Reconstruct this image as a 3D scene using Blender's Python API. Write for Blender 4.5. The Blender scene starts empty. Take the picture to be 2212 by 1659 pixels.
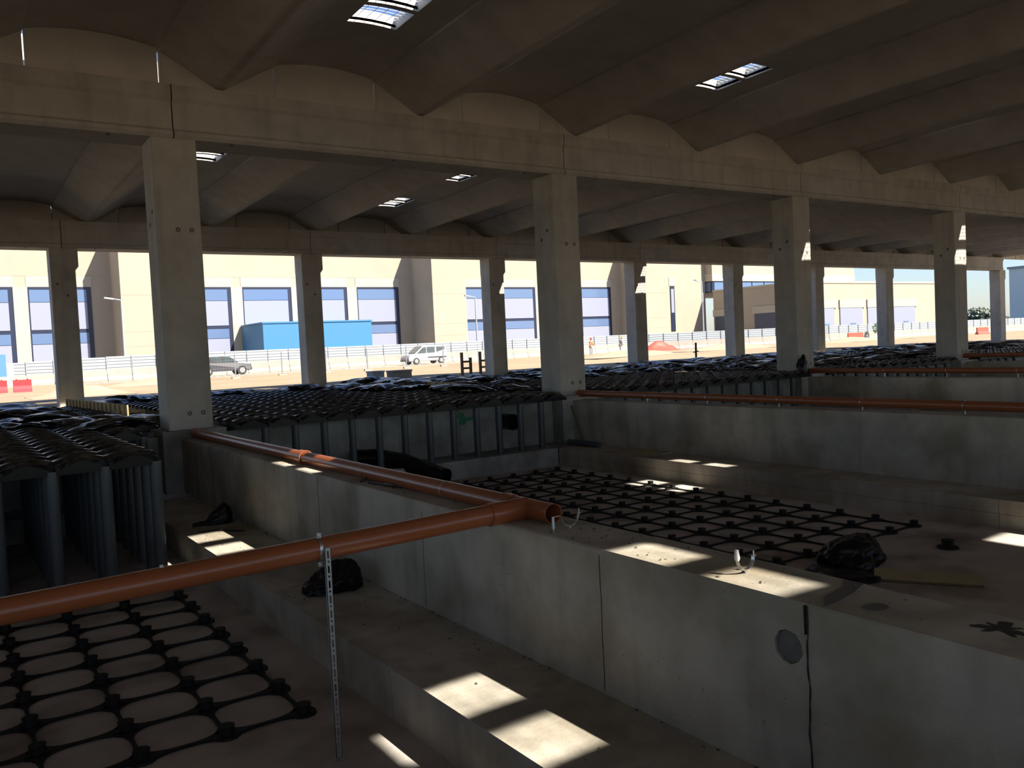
import bpy, bmesh, math, random
from mathutils import Vector, Matrix, Euler
random.seed(7)
SC = bpy.context.scene
COL = SC.collection
H = 2.73            # all coordinates below are measured from the eye level; the pit floor is z = 0 in the world

# ------------------------------------------------------------------ camera
F, YAW, PIT, ROL = 1832.13, .59408, .0434, .0475
fw = Vector((math.sin(YAW)*math.cos(PIT), math.cos(YAW)*math.cos(PIT), -math.sin(PIT)))
rt = Vector((math.cos(YAW), -math.sin(YAW), 0)); dn = fw.cross(rt)
r2 = rt*math.cos(ROL)+dn*math.sin(ROL); d2 = -rt*math.sin(ROL)+dn*math.cos(ROL)
cam = bpy.data.cameras.new('camera'); camo = bpy.data.objects.new('camera', cam); COL.objects.link(camo)
cam.sensor_width = 36; cam.lens = F/2212*36; cam.clip_start = .05; cam.clip_end = 1500
M = Matrix((r2, -d2, -fw)).transposed().to_4x4(); M.translation = (0, 0, H)
camo.matrix_world = M
SC.camera = camo

# ------------------------------------------------------------------ sky, sun, exposure
SUN = Vector((-.455, .962, -1)).normalized()
w = bpy.data.worlds.new('world'); SC.world = w; w.use_nodes = True
nt = w.node_tree; bg = nt.nodes['Background']
sky = nt.nodes.new('ShaderNodeTexSky'); sky.sky_type = 'NISHITA'; sky.sun_disc = False
sky.sun_elevation = math.asin(-SUN.z); sky.sun_rotation = math.atan2(-SUN.x, -SUN.y)
sky.air_density = 1.15; sky.dust_density = .5; sky.ozone_density = 1.6; sky.altitude = 50
tint = nt.nodes.new('ShaderNodeMix'); tint.data_type = 'RGBA'; tint.blend_type = 'MULTIPLY'; tint.inputs[0].default_value = 1; tint.inputs[7].default_value = (.80, .90, 1.16, 1)
nt.links.new(sky.outputs[0], tint.inputs[6]); nt.links.new(tint.outputs[2], bg.inputs[0]); bg.inputs[1].default_value = .125
sl = bpy.data.lights.new('sun', 'SUN'); sl.energy = 10.5; sl.angle = math.radians(.55); sl.color = (1, .93, .82)
so = bpy.data.objects.new('sun', sl); COL.objects.link(so); so.rotation_euler = SUN.to_track_quat('-Z', 'Y').to_euler()
so.location = (20, -30, 40)
SC.view_settings.view_transform = 'Standard'; SC.view_settings.look = 'None'
SC.view_settings.gamma = 1; SC.view_settings.use_curve_mapping = False
SC.view_settings.exposure = .45
SC.cycles.max_bounces = 6; SC.cycles.diffuse_bounces = 4; SC.cycles.glossy_bounces = 3; SC.cycles.transmission_bounces = 2

# ------------------------------------------------------------------ materials
MATS = {}
def mat(name, col, rough=.8, metal=0, spec=.5, var=0, scale=3, bump=0, bscale=40, stain=None, streak=0, alpha=1, trans=0, pores=0, dust_sheen=0):
    m = bpy.data.materials.new(name); m.use_nodes = True; n = m.node_tree; b = n.nodes['Principled BSDF']; L = n.links.new
    b.inputs['Roughness'].default_value = rough; b.inputs['Metallic'].default_value = metal
    b.inputs['Specular IOR Level'].default_value = spec
    b.inputs['Base Color'].default_value = (*col, 1)
    geo = n.nodes.new('ShaderNodeNewGeometry')
    if var or stain or streak or pores or dust_sheen:
        cur = None
        rgb = n.nodes.new('ShaderNodeRGB'); rgb.outputs[0].default_value = (*col, 1); cur = rgb.outputs[0]
        def mix(fac, c2, a, mode='MIX'):
            x = n.nodes.new('ShaderNodeMix'); x.data_type = 'RGBA'; x.blend_type = mode
            L(fac, x.inputs[0]); L(a, x.inputs[6]); x.inputs[7].default_value = (*c2, 1); return x.outputs[2]
        def ramp(src, a, b_, top=1):
            x = n.nodes.new('ShaderNodeMapRange'); L(src, x.inputs[0]); x.inputs[1].default_value = a; x.inputs[2].default_value = b_; x.inputs[4].default_value = top
            return x.outputs[0]
        if var:
            t = n.nodes.new('ShaderNodeTexNoise'); t.inputs['Scale'].default_value = scale; t.inputs['Detail'].default_value = 6; t.inputs['Roughness'].default_value = .62
            L(geo.outputs['Position'], t.inputs['Vector'])
            cur = mix(ramp(t.outputs[0], .36, .68, var), tuple(c*.35 for c in col), cur)
            t2 = n.nodes.new('ShaderNodeTexNoise'); t2.inputs['Scale'].default_value = scale*.23; t2.inputs['Detail'].default_value = 3
            L(geo.outputs['Position'], t2.inputs['Vector'])
            cur = mix(ramp(t2.outputs[0], .42, .66, var*.7), tuple(min(1, c*1.45) for c in col), cur)
        if streak:
            mp = n.nodes.new('ShaderNodeMapping'); mp.inputs['Scale'].default_value = (2.2, 2.2, .18); L(geo.outputs['Position'], mp.inputs[0])
            t = n.nodes.new('ShaderNodeTexNoise'); t.inputs['Scale'].default_value = 1.6; t.inputs['Detail'].default_value = 5; L(mp.outputs[0], t.inputs['Vector'])
            cur = mix(ramp(t.outputs[0], .5, .75, streak), tuple(c*.4 for c in col), cur)
        if stain:
            t = n.nodes.new('ShaderNodeTexNoise'); t.inputs['Scale'].default_value = 1.1; t.inputs['Detail'].default_value = 4; L(geo.outputs['Position'], t.inputs['Vector'])
            cur = mix(ramp(t.outputs[0], .48, .70, .85), stain, cur)
        if pores:
            v = n.nodes.new('ShaderNodeTexVoronoi'); v.inputs['Scale'].default_value = 14; L(geo.outputs['Position'], v.inputs['Vector'])
            pn = n.nodes.new('ShaderNodeTexNoise'); pn.inputs['Scale'].default_value = 2.3; pn.inputs['Detail'].default_value = 4; L(geo.outputs['Position'], pn.inputs['Vector'])
            pm = n.nodes.new('ShaderNodeMath'); pm.operation = 'MULTIPLY'; L(ramp(v.outputs['Distance'], .13, .05, pores), pm.inputs[0]); L(ramp(pn.outputs[0], .52, .62), pm.inputs[1])
            cur = mix(pm.outputs[0], tuple(c*.3 for c in col), cur)
        if dust_sheen:       # dusty pale tone mixed into upward faces, stands in for sky highlights
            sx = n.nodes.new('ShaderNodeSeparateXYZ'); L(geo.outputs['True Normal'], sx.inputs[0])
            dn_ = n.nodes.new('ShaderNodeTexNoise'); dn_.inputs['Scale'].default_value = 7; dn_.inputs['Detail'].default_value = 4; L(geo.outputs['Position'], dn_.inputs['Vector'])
            dm = n.nodes.new('ShaderNodeMath'); dm.operation = 'MULTIPLY'; L(ramp(sx.outputs[2], .75, 1, dust_sheen), dm.inputs[0]); L(ramp(dn_.outputs[0], .35, .7), dm.inputs[1])
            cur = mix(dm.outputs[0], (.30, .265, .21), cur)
        L(cur, b.inputs['Base Color'])
    if bump:
        t = n.nodes.new('ShaderNodeTexNoise'); t.inputs['Scale'].default_value = bscale; t.inputs['Detail'].default_value = 5
        L(geo.outputs['Position'], t.inputs['Vector'])
        bp = n.nodes.new('ShaderNodeBump'); bp.inputs['Strength'].default_value = bump; bp.inputs['Distance'].default_value = .02
        L(t.outputs[0], bp.inputs['Height']); L(bp.outputs[0], b.inputs['Normal'])
    if trans: b.inputs['Transmission Weight'].default_value = trans
    MATS[name] = m; return m
mat('concrete', (.45, .425, .38), .85, spec=.3, var=.35, scale=2.5, bump=.15, streak=.35, pores=.7)
mat('concrete_wall', (.48, .44, .365), .82, spec=.3, var=.55, scale=1.7, bump=.2, streak=.5, pores=.8, stain=(.25, .21, .145))
mat('concrete_back', (.42, .415, .38), .85, spec=.3, var=.5, scale=3, bump=.3, streak=.5, pores=.8, stain=(.19, .185, .15))
mat('concrete_top', (.40, .385, .36), .85, spec=.3, var=.35, scale=6, bump=.3, pores=.6)
mat('concrete_roof', (.52, .49, .44), .85, spec=.25, var=.3, scale=1.6, bump=.1, streak=.15)
mat('concrete_shell', (.52, .49, .44), .85, spec=.25, var=.25, scale=1.5, bump=.1)
mat('concrete_column', (.45, .425, .38), .8, spec=.3, var=.32, scale=2, bump=.1, streak=.3, pores=.4)
mat('pit_floor', (.54, .50, .45), .8, spec=.35, var=.4, scale=1.3, bump=.15, stain=(.20, .165, .13))
mat('concrete_dark', (.12, .115, .10), .9, var=.3, scale=20, bump=.3)
mat('core_fill', (.17, .165, .15), .9, var=.3, scale=14, bump=.4)
mat('stain_shade_dark', (.03, .028, .022), .9)  # stains and cracks, plus the painted shadow line above the beams
mat('black_plastic', (.010, .010, .010), .24, spec=.28, dust_sheen=.55)
mat('black_grid', (.014, .014, .014), .6, spec=.3)
mat('black_film', (.008, .008, .009), .3, spec=.3, bump=.3, bscale=18)
mat('tube_plastic', (.085, .10, .11), .4, spec=.5, var=.15)
mat('pvc', (.30, .088, .032), .32, spec=.5, var=.10, scale=5)
mat('pvc_red', (.33, .075, .035), .3, spec=.5)
mat('zinc', (.62, .64, .66), .33, metal=1, var=.1, scale=30)
mat('zinc_dull', (.42, .45, .46), .5, metal=.7)
mat('dark_metal', (.05, .045, .04), .5, metal=.6)
mat('mesh_white', (.6, .6, .6), .6)
mat('kerb', (.6, .58, .53), .6)
mat('timber', (.52, .38, .20), .75, var=.4, scale=9, bump=.2)
mat('timber_dark', (.20, .13, .07), .8, var=.4, scale=9)
mat('board_yellow', (.38, .34, .20), .8, var=.2, scale=6)
mat('paint_green', (.03, .22, .09), .6)
mat('paint_red', (.30, .04, .035), .7)
mat('sand', (.33, .25, .16), .95, spec=.1, var=.3, scale=.5, bump=.4, bscale=3)
mat('sand_heap', (.37, .29, .20), .95, spec=.1, var=.25, scale=2, bump=.4, bscale=6)
mat('facade', (.335, .29, .225), .85, spec=.2, var=.12, scale=.35)
mat('facade_light', (.37, .345, .275), .85, spec=.2, var=.08, scale=.3)
mat('facade_joint', (.33, .28, .21), .9)
mat('glass_blue', (.09, .14, .25), .15, spec=.6)
mat('panel_lilac', (.225, .24, .315), .4)
mat('frame_navy', (.012, .017, .04), .4)
mat('door_dark', (.04, .05, .09), .5)
mat('box_blue', (.035, .155, .32), .5, var=.05)
mat('white_sheet', (.28, .31, .33), .5)
mat('post_grey', (.26, .275, .30), .5, metal=.4)
mat('barrier', (.30, .27, .235), .85, var=.2, scale=1)
mat('red_plastic', (.36, .03, .035), .4)
mat('orange_plastic', (.42, .075, .045), .5)
mat('car_white', (.33, .335, .34), .25, spec=.6)
mat('car_grey', (.04, .037, .037), .3, spec=.6)
mat('car_glass', (.05, .07, .08), .1, spec=.8)
mat('rubber', (.02, .02, .02), .8)
mat('alloy', (.5, .5, .5), .35, metal=.8)
mat('lamp_red', (.6, .03, .03), .3)
mat('skin', (.55, .36, .26), .6)
mat('cloth_orange', (.55, .13, .04), .8)
mat('cloth_white', (.38, .38, .40), .8)
mat('cloth_grey', (.30, .32, .36), .8)
mat('helmet_yellow', (.42, .26, .04), .4)
mat('leaf', (.10, .16, .05), .8, var=.3, scale=2)
mat('leaf_hazed', (.20, .23, .17), .9, var=.2, scale=.3)  # leaf colour paled and greyed to imitate distance haze
mat('bark', (.16, .11, .07), .9)
mat('pale_green', (.62, .70, .68), .5)
mat('sign_blue', (.07, .18, .34), .5)

# ------------------------------------------------------------------ mesh helpers
class MB:
    def __init__(s): s.v = []; s.f = []; s.sm = []
    def add(s, vs, fs, smooth=False):
        o = len(s.v); s.v += [Vector(p) for p in vs]; s.f += [tuple(i+o for i in f) for f in fs]; s.sm += [smooth]*len(fs); return s
    def box(s, x0, x1, y0, y1, z0, z1, ch=0):
        if ch:
            return s.prism([(x0+ch, y0), (x1-ch, y0), (x1, y0+ch), (x1, y1-ch), (x1-ch, y1), (x0+ch, y1), (x0, y1-ch), (x0, y0+ch)], 'z', z0, z1)
        vs = [(x, y, z) for z in (z0, z1) for y in (y0, y1) for x in (x0, x1)]
        return s.add(vs, [(0, 2, 3, 1), (4, 5, 7, 6), (0, 1, 5, 4), (2, 6, 7, 3), (0, 4, 6, 2), (1, 3, 7, 5)])
    def prism(s, poly, ax, a, b, smooth=False, shift=None):
        n = len(poly)
        def P(p, t):
            if ax == 'z': return (p[0], p[1], t)
            if ax == 'y': return (p[0], t, p[1])
            return (t, p[0], p[1])
        vs = [P(p, a) for p in poly]+[P(p, b) for p in poly]
        fs = [tuple(range(n)), tuple(range(2*n-1, n-1, -1))]
        s.add(vs, fs); o = len(s.v)-2*n
        for i in range(n):
            j = (i+1) % n; s.f.append((o+i, o+j, o+n+j, o+n+i)); s.sm.append(smooth)
        return s
    def obox(s, c, size, e):
        m = Euler(e).to_matrix(); c = Vector(c); hx, hy, hz = [q/2 for q in size]
        vs = [c+m@Vector((x, y, z)) for z in (-hz, hz) for y in (-hy, hy) for x in (-hx, hx)]
        return s.add(vs, [(0, 2, 3, 1), (4, 5, 7, 6), (0, 1, 5, 4), (2, 6, 7, 3), (0, 4, 6, 2), (1, 3, 7, 5)])
    def sweep(s, path, r, n=12, cap=True, smooth=True):
        path = [Vector(p) for p in path]; rs = r if isinstance(r, (list, tuple)) else [r]*len(path)
        o = len(s.v); up = None
        for i, p in enumerate(path):
            t = (path[min(i+1, len(path)-1)]-path[max(i-1, 0)]).normalized()
            if up is None: up = Vector((0, 0, 1)) if abs(t.z) < .9 else Vector((1, 0, 0))
            a = t.cross(up).normalized(); b = a.cross(t); up = b
            for k in range(n):
                th = 2*math.pi*k/n; s.v.append(p+(a*math.cos(th)+b*math.sin(th))*rs[i])
        for i in range(len(path)-1):
            for k in range(n):
                j = (k+1) % n; s.f.append((o+i*n+k, o+i*n+j, o+(i+1)*n+j, o+(i+1)*n+k)); s.sm.append(smooth)
        if cap:
            s.f.append(tuple(o+k for k in range(n))[::-1]); s.sm.append(False)
            q = o+(len(path)-1)*n; s.f.append(tuple(q+k for k in range(n))); s.sm.append(False)
        return s
    def pipe(s, path, r, t=.006, n=24):      # hollow pipe with both ends open
        path = [Vector(p) for p in path]
        o = len(s.v); s.sweep(path, r, n, cap=False); q = len(s.v); s.sweep(path, r-t, n, cap=False)
        m = (len(path)-1)*n
        for k in range(n):
            j = (k+1) % n
            s.f.append((o+k, q+k, q+j, o+j)); s.sm.append(False)
            s.f.append((o+m+k, o+m+j, q+m+j, q+m+k)); s.sm.append(False)
        return s
    def build(s, name, m, parent=None, origin=(0, 0, 0), recalc=True):
        me = bpy.data.meshes.new(name)
        og = Vector(origin)
        me.from_pydata([tuple(v-og) for v in s.v], [], s.f); me.update()
        me.polygons.foreach_set('use_smooth', s.sm)
        if recalc:
            b = bmesh.new(); b.from_mesh(me); bmesh.ops.recalc_face_normals(b, faces=b.faces); b.to_mesh(me); b.free()
        if any(s.sm): me.set_sharp_from_angle(angle=.7)
        me.materials.append(MATS[m])
        o = bpy.data.objects.new(name, me); COL.objects.link(o)
        place(o, og, parent); return o
def place(o, og, parent):
    wl = Vector(og)+Vector((0, 0, H))
    o['_w'] = tuple(wl)
    if parent is not None:
        o.parent = parent; o.location = wl-Vector(parent['_w'])
    else: o.location = wl
def empty(name, loc):
    o = bpy.data.objects.new(name, None); COL.objects.link(o); o.empty_display_size = .1; place(o, loc, None); return o
def tag(o, label=None, cat=None, group=None, kind=None):
    if label: o['label'] = label
    if cat: o['category'] = cat
    if group: o['group'] = group
    if kind: o['kind'] = kind
    return o
def inst(me, name, loc, parent=None, rot=(0, 0, 0), scale=(1, 1, 1)):
    o = bpy.data.objects.new(name, me); COL.objects.link(o); place(o, loc, parent)
    o.rotation_euler = rot; o.scale = scale; return o
def mesh_of(b, name, m):
    o = b.build(name, m); me = o.data; bpy.data.objects.remove(o); return me

FL, FT, WT, GR = -2.73, -2.34, -1.36, -1.25        # pit floor, footing top, wall top, outdoor ground
WX = [-5.1, 3.80, 12.75, 21.66, 30.55, 38.0]        # pit walls run along y under these x
CX = [-5.1, 3.79, 12.69, 21.59, 30.49, 38.0, 45.45, 52.95, 60.4, 67.9, 75.4]
YA, YB = 16.14, 32.80                               # front faces of the two visible column rows

# ------------------------------------------------------------------ floor and ground
fl = MB().box(-9, 80, -3, 17.0, FL-.25, FL).build('floor', 'pit_floor'); tag(fl, kind='structure')
g = MB(); NX, NY = 60, 44
xs = [-80+i*340/NX for i in range(NX+1)]; ys = [28.6+(j/NY)**1.7*330 for j in range(NY+1)]
for y in ys:
    for x in xs:
        far = max(0, min(1, (y-36)/8)); edge = max(0, min(1, (y-29)/2))
        g.v.append(Vector((x, y, GR-.06+.10*edge*far*math.sin(x*.31+y*.17)*math.sin(y*.23-x*.11)-(.12*(1-edge)))))
for j in range(NY):
    for i in range(NX):
        a = j*(NX+1)+i; g.f.append((a, a+1, a+NX+2, a+NX+1)); g.sm.append(True)
tag(g.build('ground', 'sand', recalc=False), kind='structure')
tag(MB().box(-120, 200, -160, -3.2, GR-.3, GR-.05).build('ground_behind', 'sand'), kind='structure')
tag(MB().box(-120, -9.2, -3.2, 28.6, GR-.3, GR-.05).build('ground_left', 'sand'), kind='structure')
tag(MB().box(80.2, 200, -3.2, 28.6, GR-.3, GR-.05).build('ground_right', 'sand'), kind='structure')
tag(MB().box(-9, 80, 17.0, 28.6, FL-.25, FL).build('floor_under_deck', 'pit_floor'), kind='structure')
tag(MB().box(-9, 80, 28.25, 28.6, FL, GR-.12).build('wall_deck_end', 'concrete_back'), kind='structure')

# ------------------------------------------------------------------ pit walls (along y) with stepped footings
def plate_hole(b, x, y0, y1, z0, z1, cy, cz, r, depth, n=28):     # left face of a wall with a round recess
    h = r*1.35; o = len(b.v)
    def sq(th):
        c, s_ = math.cos(th), math.sin(th); k = h/max(abs(c), abs(s_)); return (cy+c*k, cz+s_*k)
    ths = [2*math.pi*(k+.5)/n for k in range(n)]
    ring = []
    for k in range(n):
        jit = 1+.03*math.sin(k*2.3)+.02*math.sin(k*5.1)
        a = sq(ths[k]); b.v.append(Vector((x, a[0], a[1])))
        c = (cy+math.cos(ths[k])*r*jit, cz+math.sin(ths[k])*r*jit); b.v.append(Vector((x, *c))); b.v.append(Vector((x+depth, *c)))
    for k in range(n):
        j = (k+1) % n; A = o+3*k; B = o+3*j
        b.f += [(A, B, B+1, A+1), (A+1, B+1, B+2, A+2)]; b.sm += [False, False]
    b.f.append(tuple(o+3*k+2 for k in range(n))); b.sm.append(False)
    # square frame to the rectangle
    b.add([(x, y0, z0), (x, y1, z0), (x, y1, z1), (x, y0, z1), (x, cy-h, cz-h), (x, cy+h, cz-h), (x, cy+h, cz+h), (x, cy-h, cz+h)],
          [(0, 1, 5, 4), (1, 2, 6, 5), (2, 3, 7, 6), (3, 0, 4, 7)])
names = ['wall_left', 'wall_near', 'wall_middle', 'wall_far', 'wall_farther', 'wall_right']
tops = [WT, WT, -1.33, -1.31, -1.29, -1.29]
for i, x in enumerate(WX):
    root = empty(names[i], (x, 8, FT)); tag(root, kind='structure')
    zt = tops[i]; x0, x1 = x-.25, x+.25
    cuts = [-.7, 2.69, 4.32, 6.82, 9.36, 12.9, 15.95] if i == 1 else [-.7, 4.4, 8.9, 13.3, 15.95]
    for k in range(len(cuts)-1):
        a, c = cuts[k]+.0006, cuts[k+1]-.0006
        b = MB(); m = 'concrete_wall'
        if i == 1 and k == 1:
            b.add([(x1, a, FT), (x1, c, FT), (x1, c, zt), (x1, a, zt)], [(0, 1, 2, 3)])
            b.add([(x0, a, FT), (x1, a, FT), (x1, a, zt), (x0, a, zt), (x0, c, FT), (x1, c, FT), (x1, c, zt), (x0, c, zt)], [(0, 1, 2, 3), (4, 5, 6, 7), (3, 2, 6, 7)])
            plate_hole(b, x0, a, c, FT, zt, 2.82, -1.615, .088, .05)
            b.build('wall_segment', m, root, (x, (a+c)/2, FT), recalc=False)
            b = MB(); b.sweep([(x0+.018, 2.82, -1.615), (x0+.05, 2.82, -1.615)], .083, 28, smooth=False); b.build('core_fill', 'core_fill', root, (x0, 2.82, -1.615))
            continue
        dx = .012 if (i == 1 and k == 0) else 0
        ch = .012
        b.prism([(x0-dx, FT), (x1, FT), (x1, zt-ch), (x1-ch, zt), (x0-dx+ch, zt), (x0-dx, zt-ch)], 'y', a, c)
        b.build('wall_segment', m, root, (x, (a+c)/2, FT))
    MB().box(x0+.03, x1-.03, -.69, 15.94, FT+.001, zt-.03).build('wall_core', 'concrete_dark', root, (x, 8, FT))
    fo = 1.15 if i != 2 else 1.13
    for s_, (a, c) in enumerate([(-.7, 5.72), (5.73, 15.40)]):
        e = x+fo
        MB().box(x-fo, e, a, c, FL, FL+.195).build('footing_course', 'concrete_wall', root, (x, (a+c)/2, FL))
        MB().box(x-fo-.006, e, a, c, FL+.2, FT).build('footing_course', 'concrete_wall', root, (x, (a+c)/2, FL+.2))
    if i == 1:
        b = MB(); b.prism([(3.735+.07*math.cos(t*.524), 2.435+.055*math.sin(t*.524)) for t in range(12)], 'z', zt-.005, zt+.003)
        b.build('core_plug', 'concrete_dark', root, (3.73, 2.43, zt))
        pts = []
        for t in range(36):
            q = t*math.pi/18; rr = .085*(1+.35*math.sin(q*3+1)+.3*math.sin(q*7)+.22*math.sin(q*11+2))
            pts.append((3.86+rr*.85*math.cos(q), 1.90+rr*1.05*math.sin(q)))
        b = MB(); b.prism(pts, 'z', zt-.004, zt+.002); b.build('stain', 'stain_shade_dark', root, (3.86, 1.9, zt))
        # grey mortar smear across the wall top at the segment joint
        b = MB(); b.prism([(3.56, 2.60), (3.70, 2.70), (3.9, 2.74), (4.04, 2.82), (4.04, 2.70), (3.86, 2.64), (3.66, 2.6)], 'z', zt-.004, zt+.004)
        b.build('mortar_smear', 'concrete_dark', root, (3.8, 2.7, zt))
        b = MB(); b.prism([(2.682, -1.37), (2.690, -1.37), (2.692, -1.48), (2.686, -1.54), (2.681, -1.48)], 'x', 3.532, 3.56); b.prism([(2.700, -1.37), (2.707, -1.37), (2.705, -1.45), (2.703, -1.52), (2.698, -1.45)], 'x', 3.532, 3.56)
        b.build('seep_stain', 'stain_shade_dark', root, (3.54, 2.69, -1.4))
        for (cy_, zz0, ww) in ((2.688, -1.54, .0032), (4.32, -1.40, .0016), (9.36, -1.40, .0012), (6.82, -1.45, .001)):
         L1, R1 = [], []
         for k in range(22):
            zz = zz0-(k/21)*(zz0-FT-.02); yy = cy_+ww*(1.6*math.sin(k*.62)+.7*math.sin(k*1.5+1)); w_ = ww*(.6+.9*abs(math.sin(k*2.1))); L1.append((yy-w_, zz)); R1.append((yy+w_, zz))
         b = MB()
         for k in range(21): b.prism([L1[k], R1[k], R1[k+1], L1[k+1]], 'x', 3.533 if cy_ < 3 else 3.5465, 3.56)
         b.build('joint_crack', 'stain_shade_dark' if cy_ < 5 else 'concrete_dark', root, (3.54, cy_, -1.9))
    tag(root, kind='structure')
# cross wall at the row under the camera and the back wall of the pits
tag(MB().box(-9, 80, -1.3, -.72, FL, WT).build('wall_front', 'concrete_wall'), kind='structure')
bw = empty('wall_back', (8, 16.5, FT)); tag(bw, kind='structure')
for i in range(len(WX)-1):
    a, c = WX[i]+.56, WX[i+1]-.56
    n = 3; 
    for k in range(n):
        u, v = a+(c-a)*k/n+.004, a+(c-a)*(k+1)/n-.004
        MB().box(u, v, 16.36, 16.7, FT, -1.33).build('wall_segment', 'concrete_back', bw, ((u+v)/2, 16.5, FT))
    MB().box(WX[i]+1.16, WX[i+1]-1.16, 15.42, 17.6, FL, FT-.005).build('footing_course', 'concrete_back', bw, ((a+c)/2, 16.5, FL))
b = MB(); b.prism([(9.52, -1.47), (9.62, -1.40), (9.70, -1.43), (9.74, -1.52), (9.93, -1.53), (9.93, -1.60), (9.76, -1.61), (9.74, -1.68), (9.60, -1.69), (9.55, -1.62), (9.60, -1.57), (9.53, -1.54)], 'y', 16.352, 16.362)
b.build('green_mark', 'paint_green', bw, (9.7, 16.36, -1.55))
MB().pipe([(10.78, 16.5, -1.71), (10.78, 15.98, -1.71)], .185, .02).build('sleeve', 'black_plastic', bw, (10.78, 16.3, -1.71)); b = MB(); b.sweep([(10.78, 16.34, -1.71), (10.78, 16.30, -1.71)], .18, 20, smooth=False); b.build('sleeve_shade_disc', 'black_film', bw, (10.78, 16.3, -1.71))  # black disc inside the open sleeve paints its shaded depth

# ------------------------------------------------------------------ columns
COLLAB = {('A', 1): 'nearest concrete column in the front row, orange pipe starting at its foot', ('A', 2): 'second concrete column of the front row, at the picture centre',
 ('A', 3): 'third concrete column of the front row, black bag at its foot', ('A', 4): 'fourth concrete column of the front row, sunlit patch near its top',
 ('A', 5): 'concrete column of the front row beyond the right edge', ('B', 1): 'leftmost concrete column of the back row, beside timber boards',
 ('B', 2): 'back-row concrete column in front of the blue box', ('B', 3): 'back-row concrete column right of the white van',
 ('B', 4): 'back-row concrete column beside the orange mesh heap', ('B', 5): 'back-row concrete column in front of the dark garage doors',
 ('B', 6): 'back-row concrete column just right of the third front column', ('B', 7): 'back-row concrete column before the pale low building with white doors',
 ('B', 8): 'back-row concrete column hidden behind the fourth front column', ('B', 9): 'farthest concrete column at the right edge, sky behind it'}
def column(row, i, x, y, top):
    r = empty('column', (x, y+.39, -1.22)); 
    tag(r, COLLAB[(row, i)], 'column', 'concrete columns')
    w = .39
    base = -1.22 if row == 'A' else GR-.1
    if row == 'A':
        MB().box(x-w, x+w, y, y+.78, base, top-.002, .02).build('shaft', 'concrete_column', r, (x, y+.39, base))
        MB().box(WX[i]-.56, WX[i]+.56, 15.95, 17.25, FT, base-.002).build('pedestal', 'concrete_back', r, (x, 16.6, FT))
    else:
        MB().box(x-w, x+w, y, y+.78, base, top-.75, .02).build('shaft', 'concrete_column', r, (x, y+.39, base))
        MB().prism([(x-w, top-.75), (x+w, top-.75), (x+w+.1, top-.62), (x+w+.1, top-.002), (x-w, top-.002)], 'y', y-.0, y+.78).build('head', 'concrete_column', r, (x, y+.39, top-.7))
    ins = []
    if row == 'A':
        for dz in (-.93, 2.41):
            for dx in (-.02, .22): ins.append((x+dx, y, dz, 'y'))
        ins += [(x-w, y+.25, 2.75, 'x'), (x-w, y+.5, 2.55, 'x')]
    elif i < 6:
        ins += [(x-.2, y, 2.9, 'y'), (x+.1, y, 2.5, 'y')]
    for (px_, py_, pz, ax) in ins:
        d = Vector((0, 1, 0)) if ax == 'y' else Vector((1, 0, 0)); p = Vector((px_, py_, pz))
        b = MB(); b.sweep([p-d*.006, p+d*.02], .042, 16, smooth=False)
        k = b.build('insert', 'concrete_dark', r, p)
        if ax == 'y' and row == 'A':
            b = MB(); b.sweep([p-d*.010, p], .018, 10, smooth=False); b.build('insert_bolt', 'concrete_top', k, p)
    return r
BA0, BA1 = 4.05, 5.00
for i in range(1, 6): column('A', i, CX[i], YA, BA0)
for i in range(1, 10): column('B', i, CX[i], YB, 4.12)

# ------------------------------------------------------------------ main beams (along x)
def main_beam(row, i, x0, x1, y0, y1, zb, zt, lab):
    r = empty('beam', ((x0+x1)/2, (y0+y1)/2, zb)); tag(r, lab, 'beam', 'concrete main beams')
    h = zt-zb
    prof = [(y0+.05, zb), (y1-.05, zb), (y1-.0, zb+.06), (y1, zb+.12), (y1-.05, zb+.17), (y1-.05, zt-.30), (y1, zt-.24), (y1, zt), (y0, zt), (y0, zt-.24), (y0+.05, zt-.30), (y0+.05, zb+.17), (y0, zb+.12), (y0, zb+.06)]
    MB().prism(prof, 'x', x0+.012, x1-.012).build('body', 'concrete_column', r, ((x0+x1)/2, (y0+y1)/2, zb))
    for t in (.12, .5, .88):
        xx = x0+(x1-x0)*t
        MB().box(xx-.03, xx+.03, y0+.15, y0+.21, zb-.012, zb+.01).build('lifting_recess', 'concrete_dark', r, (xx, y0+.2, zb))
LABA = ['front-row concrete beam left of the nearest column joint', 'front-row concrete beam between the nearest and second columns', 'front-row concrete beam between the second and third columns',
        'front-row concrete beam between the third and fourth columns', 'front-row concrete beam running out at the right edge']
for i in range(0, 5): main_beam('A', i, CX[i], CX[i+1], 16.08, 16.98, BA0, BA1, LABA[i])
LABB = ['back-row concrete beam at the left edge', 'back-row concrete beam behind the nearest column', 'back-row concrete beam left of the second front column', 'back-row concrete beam right of the second front column',
        'back-row concrete beam over the dark garage doors', 'back-row concrete beam behind the third front column', 'back-row concrete beam over the pale low building', 'back-row concrete beam behind the fourth front column', 'back-row concrete beam at the far right end', 'last back-row concrete beam beyond the right edge']
for i in range(0, 9): main_beam('B', i, CX[i], CX[i+1], 32.68, 33.65, 4.12, 5.05, LABB[i])
for nm, ya in (('beam_overhead', -.55), ('beam_behind', -17.2)):
    tag(MB().box(-36, 80, ya, ya+.9, BA0, BA1).build(nm, 'concrete_column'), kind='structure')
for i in range(0, 11, 2):
    tag(MB().box(CX[i]-.39, CX[i]+.39, -17.1, -16.3, GR-.2, BA0).build('column_behind', 'concrete_column'), kind='structure')

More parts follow.
